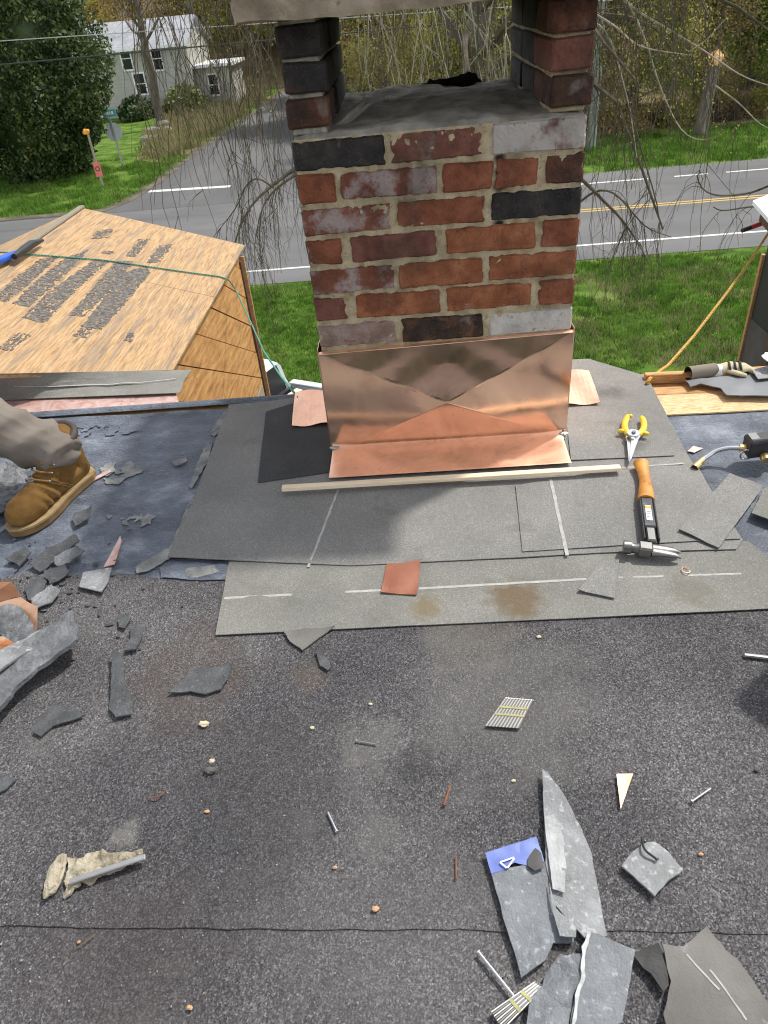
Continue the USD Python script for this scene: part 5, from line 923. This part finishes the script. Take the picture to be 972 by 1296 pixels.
# stones, chips
cream_m = look('cream_stone', [(.45, .38, .25), (.62, .55, .4)], 40., 5, .9); dk_m = look('dark_grit_lump', [(.05, .05, .045), (.12, .12, .11)], 60., 5, .95); chipm = look('orange_wood_chip', [(.4, .2, .1), (.6, .36, .2)], 60., 4, .85)
for k, (u, v, s_, m_, lb) in enumerate(((258, 916, .010, cream_m, 'cream heart shaped mortar stone below the grey shingle triangle'), (268, 963, .006, cream_m, 'small cream pebble on top of the dark grit lump'), (266, 975, .011, dk_m, 'dark grit lump beneath the small cream pebble'), (682, 806, .0055, cream_m, 'pale pebble just below the lowest underlayment strip'),
        (475, 1150, .008, chipm, 'orange and cream chip left of the blue taped shingle'), (424, 1098, .005, chipm, 'tiny red brick crumb below the lower bright nail'), (262, 1027, .006, chipm, 'small orange wood chip right of the curved wire nail'), (469, 891, .004, cream_m, 'white pebble above the short bright nail'), (650, 988, .004, cream_m, 'white pebble left of the long pointed shingle'),
        (395, 921, .0045, cream_m, 'slim pale flake left of the short bright nail'), (240, 1275, .006, chipm, 'orange brown chip at the bottom left of the granule roofing'), (887, 1081, .005, chipm, 'rusty red crumb right of the square shingle scrap'), (958, 974, .005, dk_m, 'dark grit crumb near the right picture edge'), (285, 610, .006, cream_m, 'white flake on the large underlayment sheet at left'), (100, 1192, .004, chipm, 'brown crumb on the seam at lower left'))):
    obj('pebble', rock(rp(u, v, s_ * .45 + (.018 if k == 1 else .009)), np.array((s_, s_ * .7, s_ * .5)) * (.7 if m_ is chipm else .9), k + 2, 2, .5), m_, label=lb, cat='pebble')
tw = rp(96, 1200, .011); obj('straw', tube([rp(94, 1201, .011), rp(108, 1192, .013), rp(121, 1182, .012)], .0009, 4), dry_m, label='thin yellow green straw just below the lap seam at lower left', cat='straw')
g = np.random.default_rng(77); n = 2600; uv = np.c_[g.uniform(-100, 1080, n), g.uniform(740, 1330, n)]; P = np.array([rp(u, v, .0095) for u, v in uv]); bits = []
for p in P[:420]: bits.append(rock(p, np.full(3, g.uniform(.0006, .0016)), int(g.integers(0, 99)), 0, .3))
obj('roof_grit', cat_mesh(bits), look('pale_grit', [(.24, .23, .2), (.36, .34, .3)], 60., 3, .9), label='tiny pale grit grains scattered over the granule roofing', cat='grit', kind='stuff')
bits = []
for k in range(90):
    u, v = g.normal(60, 60), g.normal(745, 40)
    if k > 150: u, v = g.uniform(-40, 230), g.uniform(690, 900)
    bits.append(rock(rp(u, v, .011), (g.uniform(.002, .009), g.uniform(.0015, .006), g.uniform(.001, .003)), k, 1, .75))
obj('debris_crumbs', cat_mesh(bits), slate_dark_m, label='crumbs of broken shingle around the debris heap at left', cat='debris', kind='stuff')
# torn shingles on the granule roofing
scrap('shingle_scrap', [(217, 884), (240, 862), (243, 851), (266, 853), (296, 846), (290, 866), (282, 879), (262, 885), (244, 882)], slate_dark_m, 'dark grey triangular shingle scrap above the cream heart shaped stone', 'shingle scrap', .011, .0035, .003, .01, 21)
scrap('shingle_scrap', [(46, 933), (52, 915), (72, 899), (96, 901), (110, 912), (92, 919), (70, 925), (55, 938)], slate_dark_m, 'leaf shaped grey shingle scrap below the long torn slab at left', 'shingle scrap', .011, .0035, .002, .01, 22)
scrap('shingle_scrap', [(146, 836), (160, 838), (160, 868), (172, 900), (170, 911), (150, 916), (140, 905), (145, 870)], slate_dark_m, 'narrow upright bluish shingle strip left of the triangular scrap', 'shingle scrap', .011, .004, .004, .02, 23)
scrap('shingle_scrap', [(168, 800), (182, 798), (184, 812), (175, 830), (162, 831), (168, 815)], slate_dark_m, 'small bluish shingle bit above the narrow upright strip', 'shingle scrap', .011, .004, .003, .015, 24)
scrap('shingle_scrap', [(152, 790), (162, 782), (168, 790), (160, 802), (153, 800)], slate_dark_m, 'tiny shingle bit topmost of the upright row', 'shingle scrap', .011, .003, .003, .012, 25)
scrap('shingle_scrap', [(108, 732), (144, 726), (140, 742), (132, 757), (104, 750)], slate2_m, 'light grey shingle patch just below the pointed copper sliver', 'shingle scrap', .013, .003, .002, .01, 26)
scrap('shingle_scrap', [(360, 806), (386, 801), (424, 801), (402, 815), (384, 829), (368, 818)], brown_felt_m, 'torn dark flap sticking out under the lowest underlayment strip', 'shingle scrap', .0105, .003, .003, .004, 27)
scrap('shingle_scrap', [(401, 830), (409, 831), (421, 850), (416, 855), (406, 848)], slate_dark_m, 'thin bluish shingle sliver below the torn flap', 'shingle scrap', .011, .003, .002, .006, 28)
scrap('shingle_scrap', [(-10, 996), (14, 988), (24, 992), (12, 1005), (-8, 1015)], slate_dark_m, 'grey shingle corner at the left picture edge', 'shingle scrap', .011, .003, .002, .01, 29)
# heap at the left: torn slab, folded copper, crushed sheet
C0 = rp(55, 870)[:2]
def slab_curl(x, y): d = (x - C0[0]) * .5 + (y - C0[1]) * -.86; return .018 + .035 * np.clip(.5 + d * 4, 0, 1) * 0 + .015 * np.sin((x * 9 + y * 5)) ** 2
scrap('torn_slab', [(-90, 905), (-30, 880), (0, 868), (40, 838), (78, 815), (104, 797), (108, 812), (112, 836), (92, 851), (64, 866), (34, 892), (0, 932), (-40, 960), (-100, 990)], crush_m, 'long torn slab of grey layered shingle jutting in at the left edge', 'shingle slab', .016, .010, .006, .03, 31, slab_curl)
scrap('torn_slab', [(-90, 900), (-30, 872), (10, 852), (60, 822), (84, 812), (60, 842), (16, 872), (-30, 905), (-80, 930)], slate2_m, 'upper light grey layer lying on the long torn slab', 'shingle slab', .045, .005, .006, .03, 32, lambda x, y: .01 * math.sin(x * 11) ** 2)
F0 = [rp(-60, 770, .02), rp(-30, 742, .07), rp(0, 737, .09), rp(20, 738, .085), rp(47, 767, .055)]
ct = thing('folded_copper', 'folded orange copper offcut standing in the debris heap at the left edge', 'copper scrap')
def tri_sheet(name, P, mat, par, th=.0012):
    P = np.asarray(P, float); n = len(P); F = [(0, i, i + 1) for i in range(1, n - 1)]; q = T(P, F)
    for _ in range(3): q = q.subdivide()
    q = T(q.vertices + .004 * (meshkit.fbm(q.vertices * 30, 3, 3)[:, None] - .5), q.faces); q.merge_vertices(); obj(name, slab(q, th), mat, par)
tri_sheet('upper_fold', [rp(-40, 770, .05), rp(26, 755, .06), rp(14, 737, .09), rp(-40, 734, .09)], old_cu_m, ct); tri_sheet('lower_fold', [rp(-40, 800, .015), rp(46, 802, .012), rp(47, 768, .045), rp(26, 756, .059), rp(-40, 771, .049)], cu_scrap_m, ct)
def crumple(label, px, l, amp, seed, mat=crush_m): scrap('crumpled_membrane', px, mat, label, 'membrane scrap', l, .003, .005, amp, seed, lambda x, y: amp * .8 * (meshkit.fbm(np.array([[x * 22, y * 22, seed]]), 3, seed)[0]), .007, 26.)
crumple('crumpled grey membrane pressed against the folded copper at left', [(-40, 786), (4, 782), (36, 788), (50, 806), (58, 826), (46, 840), (24, 834), (0, 812), (-40, 816)], .034, .018, 41)
tri_sheet('rusty_flap', [rp(-30, 806, .06), rp(6, 806, .055), rp(30, 822, .045), rp(24, 838, .03), rp(18, 846, .022), rp(-30, 842, .02)], look('rust_and_cream_stained_metal', [(.3, .08, .02), (.42, .16, .06), (.5, .34, .2), (.28, .3, .27)], 22., 6, .5, .3, 60., .003, metal=.3), thing('rusty_scrap', 'rust red and cream stained metal scrap under the crumpled membrane at left', 'metal scrap'))
for k, (px, lb) in enumerate((([(34, 752), (50, 735), (62, 742), (58, 764), (40, 768)], 'small grey shingle piece right of the folded copper'), ([(44, 768), (70, 748), (80, 756), (70, 770), (48, 780)], 'slanting shingle piece beside the folded copper tip'), ([(60, 735), (84, 722), (92, 730), (80, 742), (66, 746)], 'grey shingle flake between boot and folded copper'), ([(40, 722), (62, 704), (84, 694), (98, 684), (104, 692), (80, 712), (54, 730)], 'dark torn strip of membrane in front of the boot toe'),
        ([(72, 716), (100, 700), (112, 706), (92, 722), (78, 726)], 'light membrane flake right of the dark torn strip'), ([(12, 716), (36, 700), (44, 708), (28, 724)], 'grey membrane flake below the boot toe'), ([(94, 660), (120, 650), (116, 664), (98, 672)], 'dark membrane lump behind the boot'))):
    scrap('debris_flake', px, (slate_dark_m, crush_m, slate_dark_m)[k % 3], lb, 'shingle scrap', .012, .003, .007, .03, 50 + k)
crumple('big pale crumpled membrane behind the boot at the left edge', [(-30, 605), (10, 596), (36, 600), (38, 626), (24, 652), (-10, 668), (-30, 660)], .006, .04, 61)
# lower right: torn shingles
scrap('long_shingle', [(685, 984), (692, 988), (712, 1014), (735, 1058), (748, 1090), (758, 1140), (766, 1192), (744, 1199), (722, 1176), (700, 1150), (690, 1100), (688, 1050)], slate2_m, 'long pointed light grey shingle shard at lower right', 'shingle scrap', .013, .003, .0015, .012, 71)
scrap('pale_strip', [(688, 1046), (700, 1043), (712, 1070), (716, 1110), (712, 1140), (698, 1135), (692, 1080)], look('pale_worn_shingle', [(.2, .21, .215), (.38, .39, .4)], 30., 6, .5, .5, 200., .002, speck=((40., .6, .66, (.1, .1, .11), .7),)), 'narrow pale worn strip lying on the long pointed shard', 'shingle scrap', .0215, .002, .002, .008, 72)
bt = thing('taped_shingle', 'grey shingle piece with a blue plastic band along its top end', 'shingle scrap')
obj('shingle', sheet(roll([(621, 1110), (690, 1098), (694, 1130), (702, 1165), (726, 1192), (724, 1199), (700, 1200), (690, 1222), (660, 1244), (640, 1180)]), on_roof(.013), .0035, .0015, .008, .01, 14., 73), slate_m, bt)
blue_tape_m = look('blue_release_band', [(.05, .09, .32), (.09, .14, .42), (.2, .26, .5)], 14., 6, .4)
bd_ = obj('blue_band', sheet(roll([(614, 1088), (678, 1067), (688, 1098), (668, 1104), (650, 1100), (640, 1108), (622, 1114)]), on_roof(.0185), .001, .001, .006, .006, 20., 74), blue_tape_m, bt)
for px in ([(633, 1100), (650, 1094), (648, 1096.5), (636, 1101)], [(633, 1100), (642, 1108), (640, 1108.5), (632, 1102)], [(641, 1108), (650, 1095), (651, 1097), (643, 1108.5)]): obj('white_triangle_mark', sheet(roll(px), on_roof(.0232), .0004, 0, .006), white_m, bd_)
obj('dark_smear', sheet(roll([(668, 1094), (676, 1084), (684, 1090), (688, 1108), (676, 1112), (668, 1106)]), on_roof(.0225), .0008, .002, .004, .004, 20., 75), blk_m, bt)
scrap('pale_strip', [(694, 1128), (702, 1160), (727, 1186), (726, 1198), (706, 1196), (698, 1165)], slate2_m, 'pale curled strip between the blue banded piece and the long shard', 'shingle scrap', .0225, .002, .002, .01, 76)
scrap('lower_slab', [(742, 1190), (752, 1192), (801, 1212), (794, 1250), (784, 1305), (716, 1330), (728, 1260)], slate_m, 'blue grey shingle slab with white edge below the long shard', 'shingle scrap', .022, .004, .002, .008, 77)
scrap('pale_strip', [(742, 1190), (747, 1192), (737, 1250), (727, 1300), (718, 1320), (728, 1262)], look('flaking_pale_edge', [(.12, .125, .13), (.4, .41, .42), (.55, .55, .55)], 34., 7, .6, .4, 200., .001, nrough=.7), 'thin white painted edge strip of the blue grey slab', 'shingle scrap', .0305, .0012, .006, .004, 78)
crumple('wrinkled dark membrane left of the blue grey slab at the bottom edge', [(664, 1312), (668, 1282), (690, 1240), (702, 1222), (722, 1216), (737, 1217), (728, 1262), (714, 1325)], .014, .012, 79, slate_m)
scrap('dark_flap', [(782, 1200), (800, 1212), (830, 1200), (836, 1222), (844, 1254), (836, 1262), (820, 1240), (800, 1216)], look('black_torn_membrane', [(.018, .018, .018), (.05, .05, .048)], 20., 6, .8, .8, 120., .003), 'black torn flap joining the two lower slabs', 'shingle scrap', .012, .003, .005, .015, 80)
bw_ = thing('brown_shingle', 'big brown grey torn shingle at the bottom right corner', 'shingle scrap')
obj('shingle', sheet(roll([(836, 1203), (862, 1206), (893, 1180), (904, 1196), (915, 1212), (930, 1224), (948, 1250), (975, 1292), (990, 1330), (848, 1330), (838, 1290), (846, 1250)]), on_roof(.013), .004, .003, .008, .02, 10., 81), brown_felt_m, bw_)
for a, b in (((866, 1216), (906, 1262)), ((895, 1236), (940, 1300))): P, Q = rp(*a)[:2], rp(*b)[:2]; dn = (Q - P) / np.linalg.norm(Q - P); dn = np.array([-dn[1], dn[0]]) * .0012; obj('white_scratch', sheet([P + dn, P - dn, Q - dn, Q + dn], on_roof(.0174), .0003, .0008, .004, .02, 10., 81), chalk_m, bw_)
scrap('square_shingle', [(785, 1104), (800, 1086), (818, 1074), (828, 1073), (846, 1088), (862, 1108), (842, 1124), (826, 1143), (806, 1124)], slate2_m, 'small square light grey shingle scrap with a bent nail on it', 'shingle scrap', .012, .004, .003, .012, 82)
# right end of the ridge: torn grey membrane, tube, glove, rag
scrap('ridge_membrane', [(866, 492), (890, 490), (920, 486), (944, 480), (1060, 470), (1070, 506), (972, 512), (918, 511), (908, 502), (884, 497), (872, 500)], look('slate_grey_membrane', [(.1, .108, .118), (.14, .15, .163), (.17, .182, .195)], 10., 5, .6, .4, 200., .001), 'torn slate grey membrane lying over the right end of the ridge', 'membrane scrap', .024, .0025, .004, .008, 90)
scrap('ridge_membrane', [(948, 484), (975, 474), (1040, 474), (1040, 492), (975, 492), (956, 494)], slate2_m, 'wrinkled lighter membrane piece on the slate grey membrane', 'membrane scrap', .034, .0025, .004, .012, 91)
ca, cb = rp(878, 482, .040) + (0, .05, 0), rp(914, 479, .036) + (0, .06, 0); dd = (cb - ca) / np.linalg.norm(cb - ca)
ct = thing('cardboard_tube', 'brown cardboard tube with dark open end on the ridge', 'tube'); tube_m = look('grey_brown_cardboard', [(.15, .125, .095), (.22, .19, .15)], 20., 4, .85)
obj('shell', tube([ca, cb], .021, 20, False), tube_m, ct, smooth=True); obj('bore', tube([ca - dd * .0005, cb], .0195, 20, False), blk_m, ct); obj('end', tube([cb - dd * .02, cb - dd * .018], .0195, 18), blk_m, ct)
gl_ = thing('work_glove', 'cream and black work glove on the ridge at the right', 'glove'); gc = rp(936, 480, .036) + (0, .07, 0)
pieces = [spheres([((-.035, 0, 0), .020), ((.0, .004, .004), .024), ((.028, 0, 0), .022)])] + [spheres([((.026, -.018 + .012 * k, .004), .0095), ((.046, -.020 + .013 * k, .008 - .002 * k), .009), ((.062 - .004 * abs(k - 1), -.022 + .014 * k, -.004), .0085)]) for k in range(4)] + [spheres([((-.01, -.02, .004), .010), ((.01, -.036, .002), .009), ((.026, -.040, -.004), .008)])]
gm = T(*meshkit.arrays(manifold3d.Manifold.batch_boolean(pieces, manifold3d.OpType.Add).refine_to_length(.005))[:2]); gm.merge_vertices(); trimesh.smoothing.filter_taubin(gm, iterations=8)
obj('glove_body', T(gm.vertices * (1, 1, .75) + gc, gm.faces), look('cream_leather', [(.42, .36, .22), (.56, .5, .34)], 30., 5, .8, .3, 200., .001), gl_, smooth=True)
for k in range(3): q = gc + np.array([-.008 + .016 * k, 0, 0]); obj('black_band', tube([q + (.003 * math.sin(a * 2), .0252 * math.cos(a), .0188 * math.sin(a) + .001) for a in np.linspace(.2, 2.9, 12)], .0035, 6), blk_m, gl_)
obj('cuff', T(*meshkit.arrays(spheres([((-.058, 0, 0), .019), ((-.036, 0, 0), .021)]))[:2]).apply_translation(gc - (0, 0, .003)), white_m, gl_)
crumple('white crumpled rag at the right end of the ridge', [(956, 479), (968, 472), (1010, 470), (1010, 484), (966, 485)], .058, .02, 95, white_m)
# tool bucket just outside the picture whose shade falls on the roofing
bk = thing('tool_box', 'black tool box standing on the roofing just right of the picture', 'tool box', (.775, -.775, rz(.775, -.775) + .010), 38)
obj('body', box(-.13, .13, -.09, .09, 0, .25, .012), blk_m, bk); obj('lid', box(-.135, .135, -.095, .095, .252, .30, .012), nylon_m, bk); obj('handle', tube([(-.07, 0, .30), (-.06, 0, .335), (.06, 0, .335), (.07, 0, .30)], .009, 8), blk_m, bk)
for s in (-1, 1): obj('latch', box(s * .07 - .015, s * .07 + .015, -.104, -.0955, .22, .28, .003), bright_m, bk)

# ================================================================ the roofer at the left: one booted leg shows
pe = thing('person', 'person in taupe work trousers and tan leather boot kneeling at the left edge', 'person')
nubuck_m = look('tan_nubuck_leather', [(.085, .043, .011), (.15, .08, .021), (.225, .128, .04)], 14., 6, .85, .35, 260., .0008, speck=((24., .58, .72, (.07, .035, .01), .6),), spec=.25)
solem = look('gum_sole', [(.13, .075, .028), (.2, .125, .052)], 20., 4, .7, .3, 200., .001); collar_m = look('dark_padded_collar', [(.035, .025, .02), (.06, .045, .035)], 30., 4, .7); lace_m = look('brown_lace', [(.16, .09, .03), (.24, .14, .05)], 80., 3, .8)
cloth_m = look('taupe_work_cloth', [(.14, .122, .104), (.185, .162, .14), (.23, .203, .178)], 6., 6, .95, .35, 420., .0008, speck=((11., .62, .76, (.11, .092, .08), .5),), spec=.15)
skin_m, shirt_m, hair_m = look('skin', [(.45, .26, .18), (.55, .34, .25)], 9., 4, .55), look('dark_grey_shirt', [(.05, .052, .056), (.08, .083, .088)], 7., 5, .95), look('brown_hair', [(.03, .02, .012), (.06, .04, .025)], 40., 4, .7)
Hh, Tt = rp(113, 600, .009), rp(20, 678, .009); fx = (Tt - Hh); FL = np.linalg.norm(fx) * 1.04; fx /= np.linalg.norm(fx); fy = np.cross(RN, fx)
def Bt(m_): return place(m_, Hh - fx * .008, fx, fy)
def smooth_manifold(mf, ln, it=10):
    q = T(*meshkit.arrays(mf.refine_to_length(ln))[:2]); q.merge_vertices(); trimesh.smoothing.filter_taubin(q, iterations=it); return q
k_ = FL / .29
outl = np.array([(.0, 0), (.006, .022), (.03, .035), (.08, .034), (.13, .038), (.18, .049), (.22, .051), (.255, .042), (.28, .022), (.29, -.004), (.283, -.026), (.25, -.043), (.21, -.047), (.16, -.041), (.11, -.033), (.06, -.034), (.02, -.030), (.004, -.016)]) * k_
op = Polygon(outl).buffer(.03, 24).buffer(-.045, 24).buffer(.015, 24)
so = trimesh.creation.extrude_polygon(op.buffer(.003, 24), .017); obj('sole', Bt(so), solem, pe, label='gum brown boot sole'); we = trimesh.creation.extrude_polygon(op.buffer(.0045, 24), .006); we.apply_translation((0, 0, .0174)); obj('welt', Bt(we), look('pale_welt', [(.26, .18, .085), (.34, .24, .12)], 60., 3, .7), pe)
S_ = lambda x, y, z, r: ((x * k_, y * k_, z * k_), r * k_)
bm_ = [spheres([S_(.035, 0, .045, .033), S_(.08, .0, .05, .036), S_(.15, .0, .052, .037), S_(.205, .003, .048, .042), S_(.238, .002, .045, .041), S_(.252, .0, .042, .034)]), spheres([S_(.038, .0, .05, .034), S_(.042, .0, .095, .036), S_(.05, 0, .145, .043)]), spheres([S_(.085, 0, .06, .037), S_(.075, 0, .105, .040), S_(.066, 0, .145, .042)]), spheres([S_(.15, 0, .06, .035), S_(.105, 0, .095, .036), S_(.085, 0, .125, .038)]), spheres([S_(.05, 0, .1, .036), S_(.09, 0, .085, .038)])]
bt_ = smooth_manifold(manifold3d.Manifold.batch_boolean(bm_, manifold3d.OpType.Add).trim_by_plane((0, 0, 1), .024), .006, 16)
v = bt_.vertices; v = v + bt_.vertex_normals * (.006 * (meshkit.fbm(v * 28, 4, 3) - .5) + .005 * np.sin((v[:, 0] / k_ - v[:, 2] / k_ * .6) * 210) * np.exp(-((v[:, 0] / k_ - .165) / .035) ** 2))[:, None]
obj('boot_upper', Bt(T(v, bt_.faces)), nubuck_m, pe, smooth=True)
co = tube([(.05 * k_ + .046 * k_ * math.cos(a) + .006, .044 * k_ * math.sin(a), (.158 + .010 * math.cos(a + 2.6)) * k_) for a in np.linspace(0, 2 * math.pi, 25)], .011, 8, False); obj('collar', Bt(co), collar_m, pe, smooth=True)
tg = trimesh.creation.icosphere(subdivisions=3); tg.apply_scale((.016 * k_, .030 * k_, .05 * k_)); tg.apply_transform(trimesh.transformations.rotation_matrix(-.5, (0, 1, 0))); tg.apply_translation((.112 * k_, 0, .125 * k_)); obj('tongue', Bt(tg), nubuck_m, pe, smooth=True)
for q in range(5):
    x, z = (.168 - .016 * q) * k_, (.094 + .0155 * q) * k_
    obj('lace', Bt(tube([(x - .012, .034 * k_, z - .006), (x + .004, .014, z + .004), (x + .005, -.012, z + .005), (x - .012, -.034 * k_, z - .006)], .0026, 6)), lace_m, pe)
    for s in (-1, 1): obj('eyelet', Bt(rock((x - .013, s * .0345 * k_, z - .006), (.0032, .0028, .0032), 3, 1, .0)), bright_m, pe)
for q in range(2):          # seams over the quarter and the heel
    obj('seam', Bt(tube([((.02 + .055 * t_ + .006 * q) * k_, -(.0365 + .004 * math.sin(t_ * 3)) * k_, (.05 + .075 * t_ - .012 * q) * k_) for t_ in np.linspace(0, 1, 9)], .0011, 5)), solem, pe)
for q, (xa, za, xb, zb) in enumerate(((.150, .088, .095, .030), (.158, .086, .103, .030), (.03, .06, .012, .03))):
    for sd in (-1, 1): obj('seam', Bt(tube([((xa + (xb - xa) * t_) * k_, sd * (.0345 + .004 * math.sin(t_ * 2.6)) * k_, (za + (zb - za) * t_) * k_) for t_ in np.linspace(0, 1, 7)], .0010, 5)), solem, pe)
ank = Bt(T([(.058 * k_, 0, .135 * k_)], np.zeros((0, 3), int))).vertices[0]
kn = ank + np.array([-.85, -.12, .50]) * .43; hpL = kn + np.array([-.36, .12, .20]); hpR = hpL + np.array([-.24, -.05, .0]); kR = hpR + np.array([.02, -.36, -.37]); kR[2] = rz(kR[0], kR[1]) + .07; aR = kR + np.array([-.1, .42, -.01])
leg = [spheres([(ank + np.array([-.014, -.012, -.006]), .071), (ank + np.array([-.07, -.016, .024]), .073), (ank + (kn - ank) * .55, .08), (kn, .09), (hpL, .105)]), spheres([(hpL, .12), (hpR, .12)]), spheres([(hpR, .11), (kR, .078), (aR, .062)]), spheres([(hpL * .5 + hpR * .5, .15), (hpL * .5 + hpR * .5 + (0, -.03, .16), .15)])]
lm_ = smooth_manifold(manifold3d.Manifold.batch_boolean(leg, manifold3d.OpType.Add), .009, 8); v = lm_.vertices; ld = (kn - ank) / np.linalg.norm(kn - ank); s_ = (v - ank) @ ld; ra = v - ank - s_[:, None] * ld
an_ = np.arctan2(ra @ np.cross(ld, (0, 0, 1.)), ra[:, 2])
wr = .016 * (.35 - np.abs(np.sin(s_ * 46 + 1.1 * np.sin(an_ + .6) + .7 * np.sin(an_ * 2 + 2) + 1.6 * meshkit.fbm(v * 7, 2, 3)))) * np.exp(-np.abs(s_ - .02) / .17) + .006 * (.3 - np.abs(np.sin(s_ * 20 + an_ * 2 + 3 * meshkit.fbm(v * 5, 2, 8)))) + .010 * (meshkit.fbm(v * 11, 2, 5) - .5)
obj('trousers', T(v + lm_.vertex_normals * wr[:, None], lm_.faces), cloth_m, pe, smooth=True)
# the rest of the figure, beyond the picture's left edge
pel = hpL * .5 + hpR * .5 + np.array([0, 0, .12]); chst = pel + np.array([.0, -.22, .36]); shL, shR = chst + np.array([.19, -.02, .05]), chst + np.array([-.19, -.02, .05]); nk_ = chst + np.array([0, -.05, .15]); hdp = nk_ + np.array([0, -.06, .13])
elL, elR = shL + np.array([.05, -.12, -.25]), shR + np.array([-.03, -.14, -.24]); wrL, wrR = elL + np.array([-.02, -.17, -.16]), elR + np.array([.03, -.18, -.15])
sh_ = [spheres([(pel, .145), (pel * .5 + chst * .5, .15), (chst, .155)]), spheres([(shL, .075), (chst, .12), (shR, .075)]), spheres([(shL, .07), (elL, .05), (elL * .3 + wrL * .7, .042)]), spheres([(shR, .07), (elR, .05), (elR * .3 + wrR * .7, .042)])]
obj('shirt', smooth_manifold(manifold3d.Manifold.batch_boolean(sh_, manifold3d.OpType.Add), .03, 6), shirt_m, pe, smooth=True)
bd = [spheres([(chst + (0, -.02, .08), .06), (nk_, .055), (hdp + (0, 0, -.02), .06)]), spheres([(hdp, .085), (hdp + (0, -.03, .05), .085)]), spheres([(hdp + (0, -.07, -.045), .04), (hdp + (0, -.03, -.01), .07)]), spheres([(hdp + (0, -.112, .0), .012), (hdp + (0, -.095, .035), .012)]), spheres([(hdp + (.088, .0, .0), .018), (hdp + (.08, .0, .02), .018)]), spheres([(hdp + (-.088, .0, .0), .018), (hdp + (-.08, .0, .02), .018)])]
for el, w in ((elL, wrL), (elR, wrR)):
    d = (w - el) / np.linalg.norm(w - el); sd = np.cross(d, (0, 0, 1.)); sd /= np.linalg.norm(sd); up = np.cross(sd, d); pm = w + d * .05
    bd += [spheres([(el * .4 + w * .6, .034), (w, .028), (pm, .034)]), spheres([(pm, .03), (w + d * .085, .032)])]
    for f in range(4): b0 = w + d * .088 + sd * (.030 - .02 * f); bd.append(spheres([(b0, .0095), (b0 + d * .035 - up * .012, .009), (b0 + d * .052 - up * .036, .008)]))
    bd.append(spheres([(w + d * .04 + sd * .03, .012), (w + d * .07 + sd * .055, .0105), (w + d * .10 + sd * .05 - up * .02, .009)]))
bdm = T(*meshkit.arrays(manifold3d.Manifold.compose([manifold3d.Manifold.batch_boolean(bd, manifold3d.OpType.Add)]).refine_to_length(.02))[:2]); obj('body', bdm, skin_m, pe, smooth=60)
obj('hair', T(*meshkit.arrays(manifold3d.Manifold.batch_boolean([spheres([(hdp + (0, .02, .045), .092), (hdp + (0, -.015, .075), .085)])], manifold3d.OpType.Add))[:2]), hair_m, pe, smooth=True)
for s in (-1, 1): obj('eye', rock(hdp + (s * .032, -.108, .035), (.011, .008, .008), 2, 2, 0), blk_m, pe)
obj('mouth', rock(hdp + (0, -.104, -.045), (.022, .008, .005), 2, 2, 0), look('lips', [(.4, .17, .13), (.45, .2, .16)], 9., 2, .5), pe)
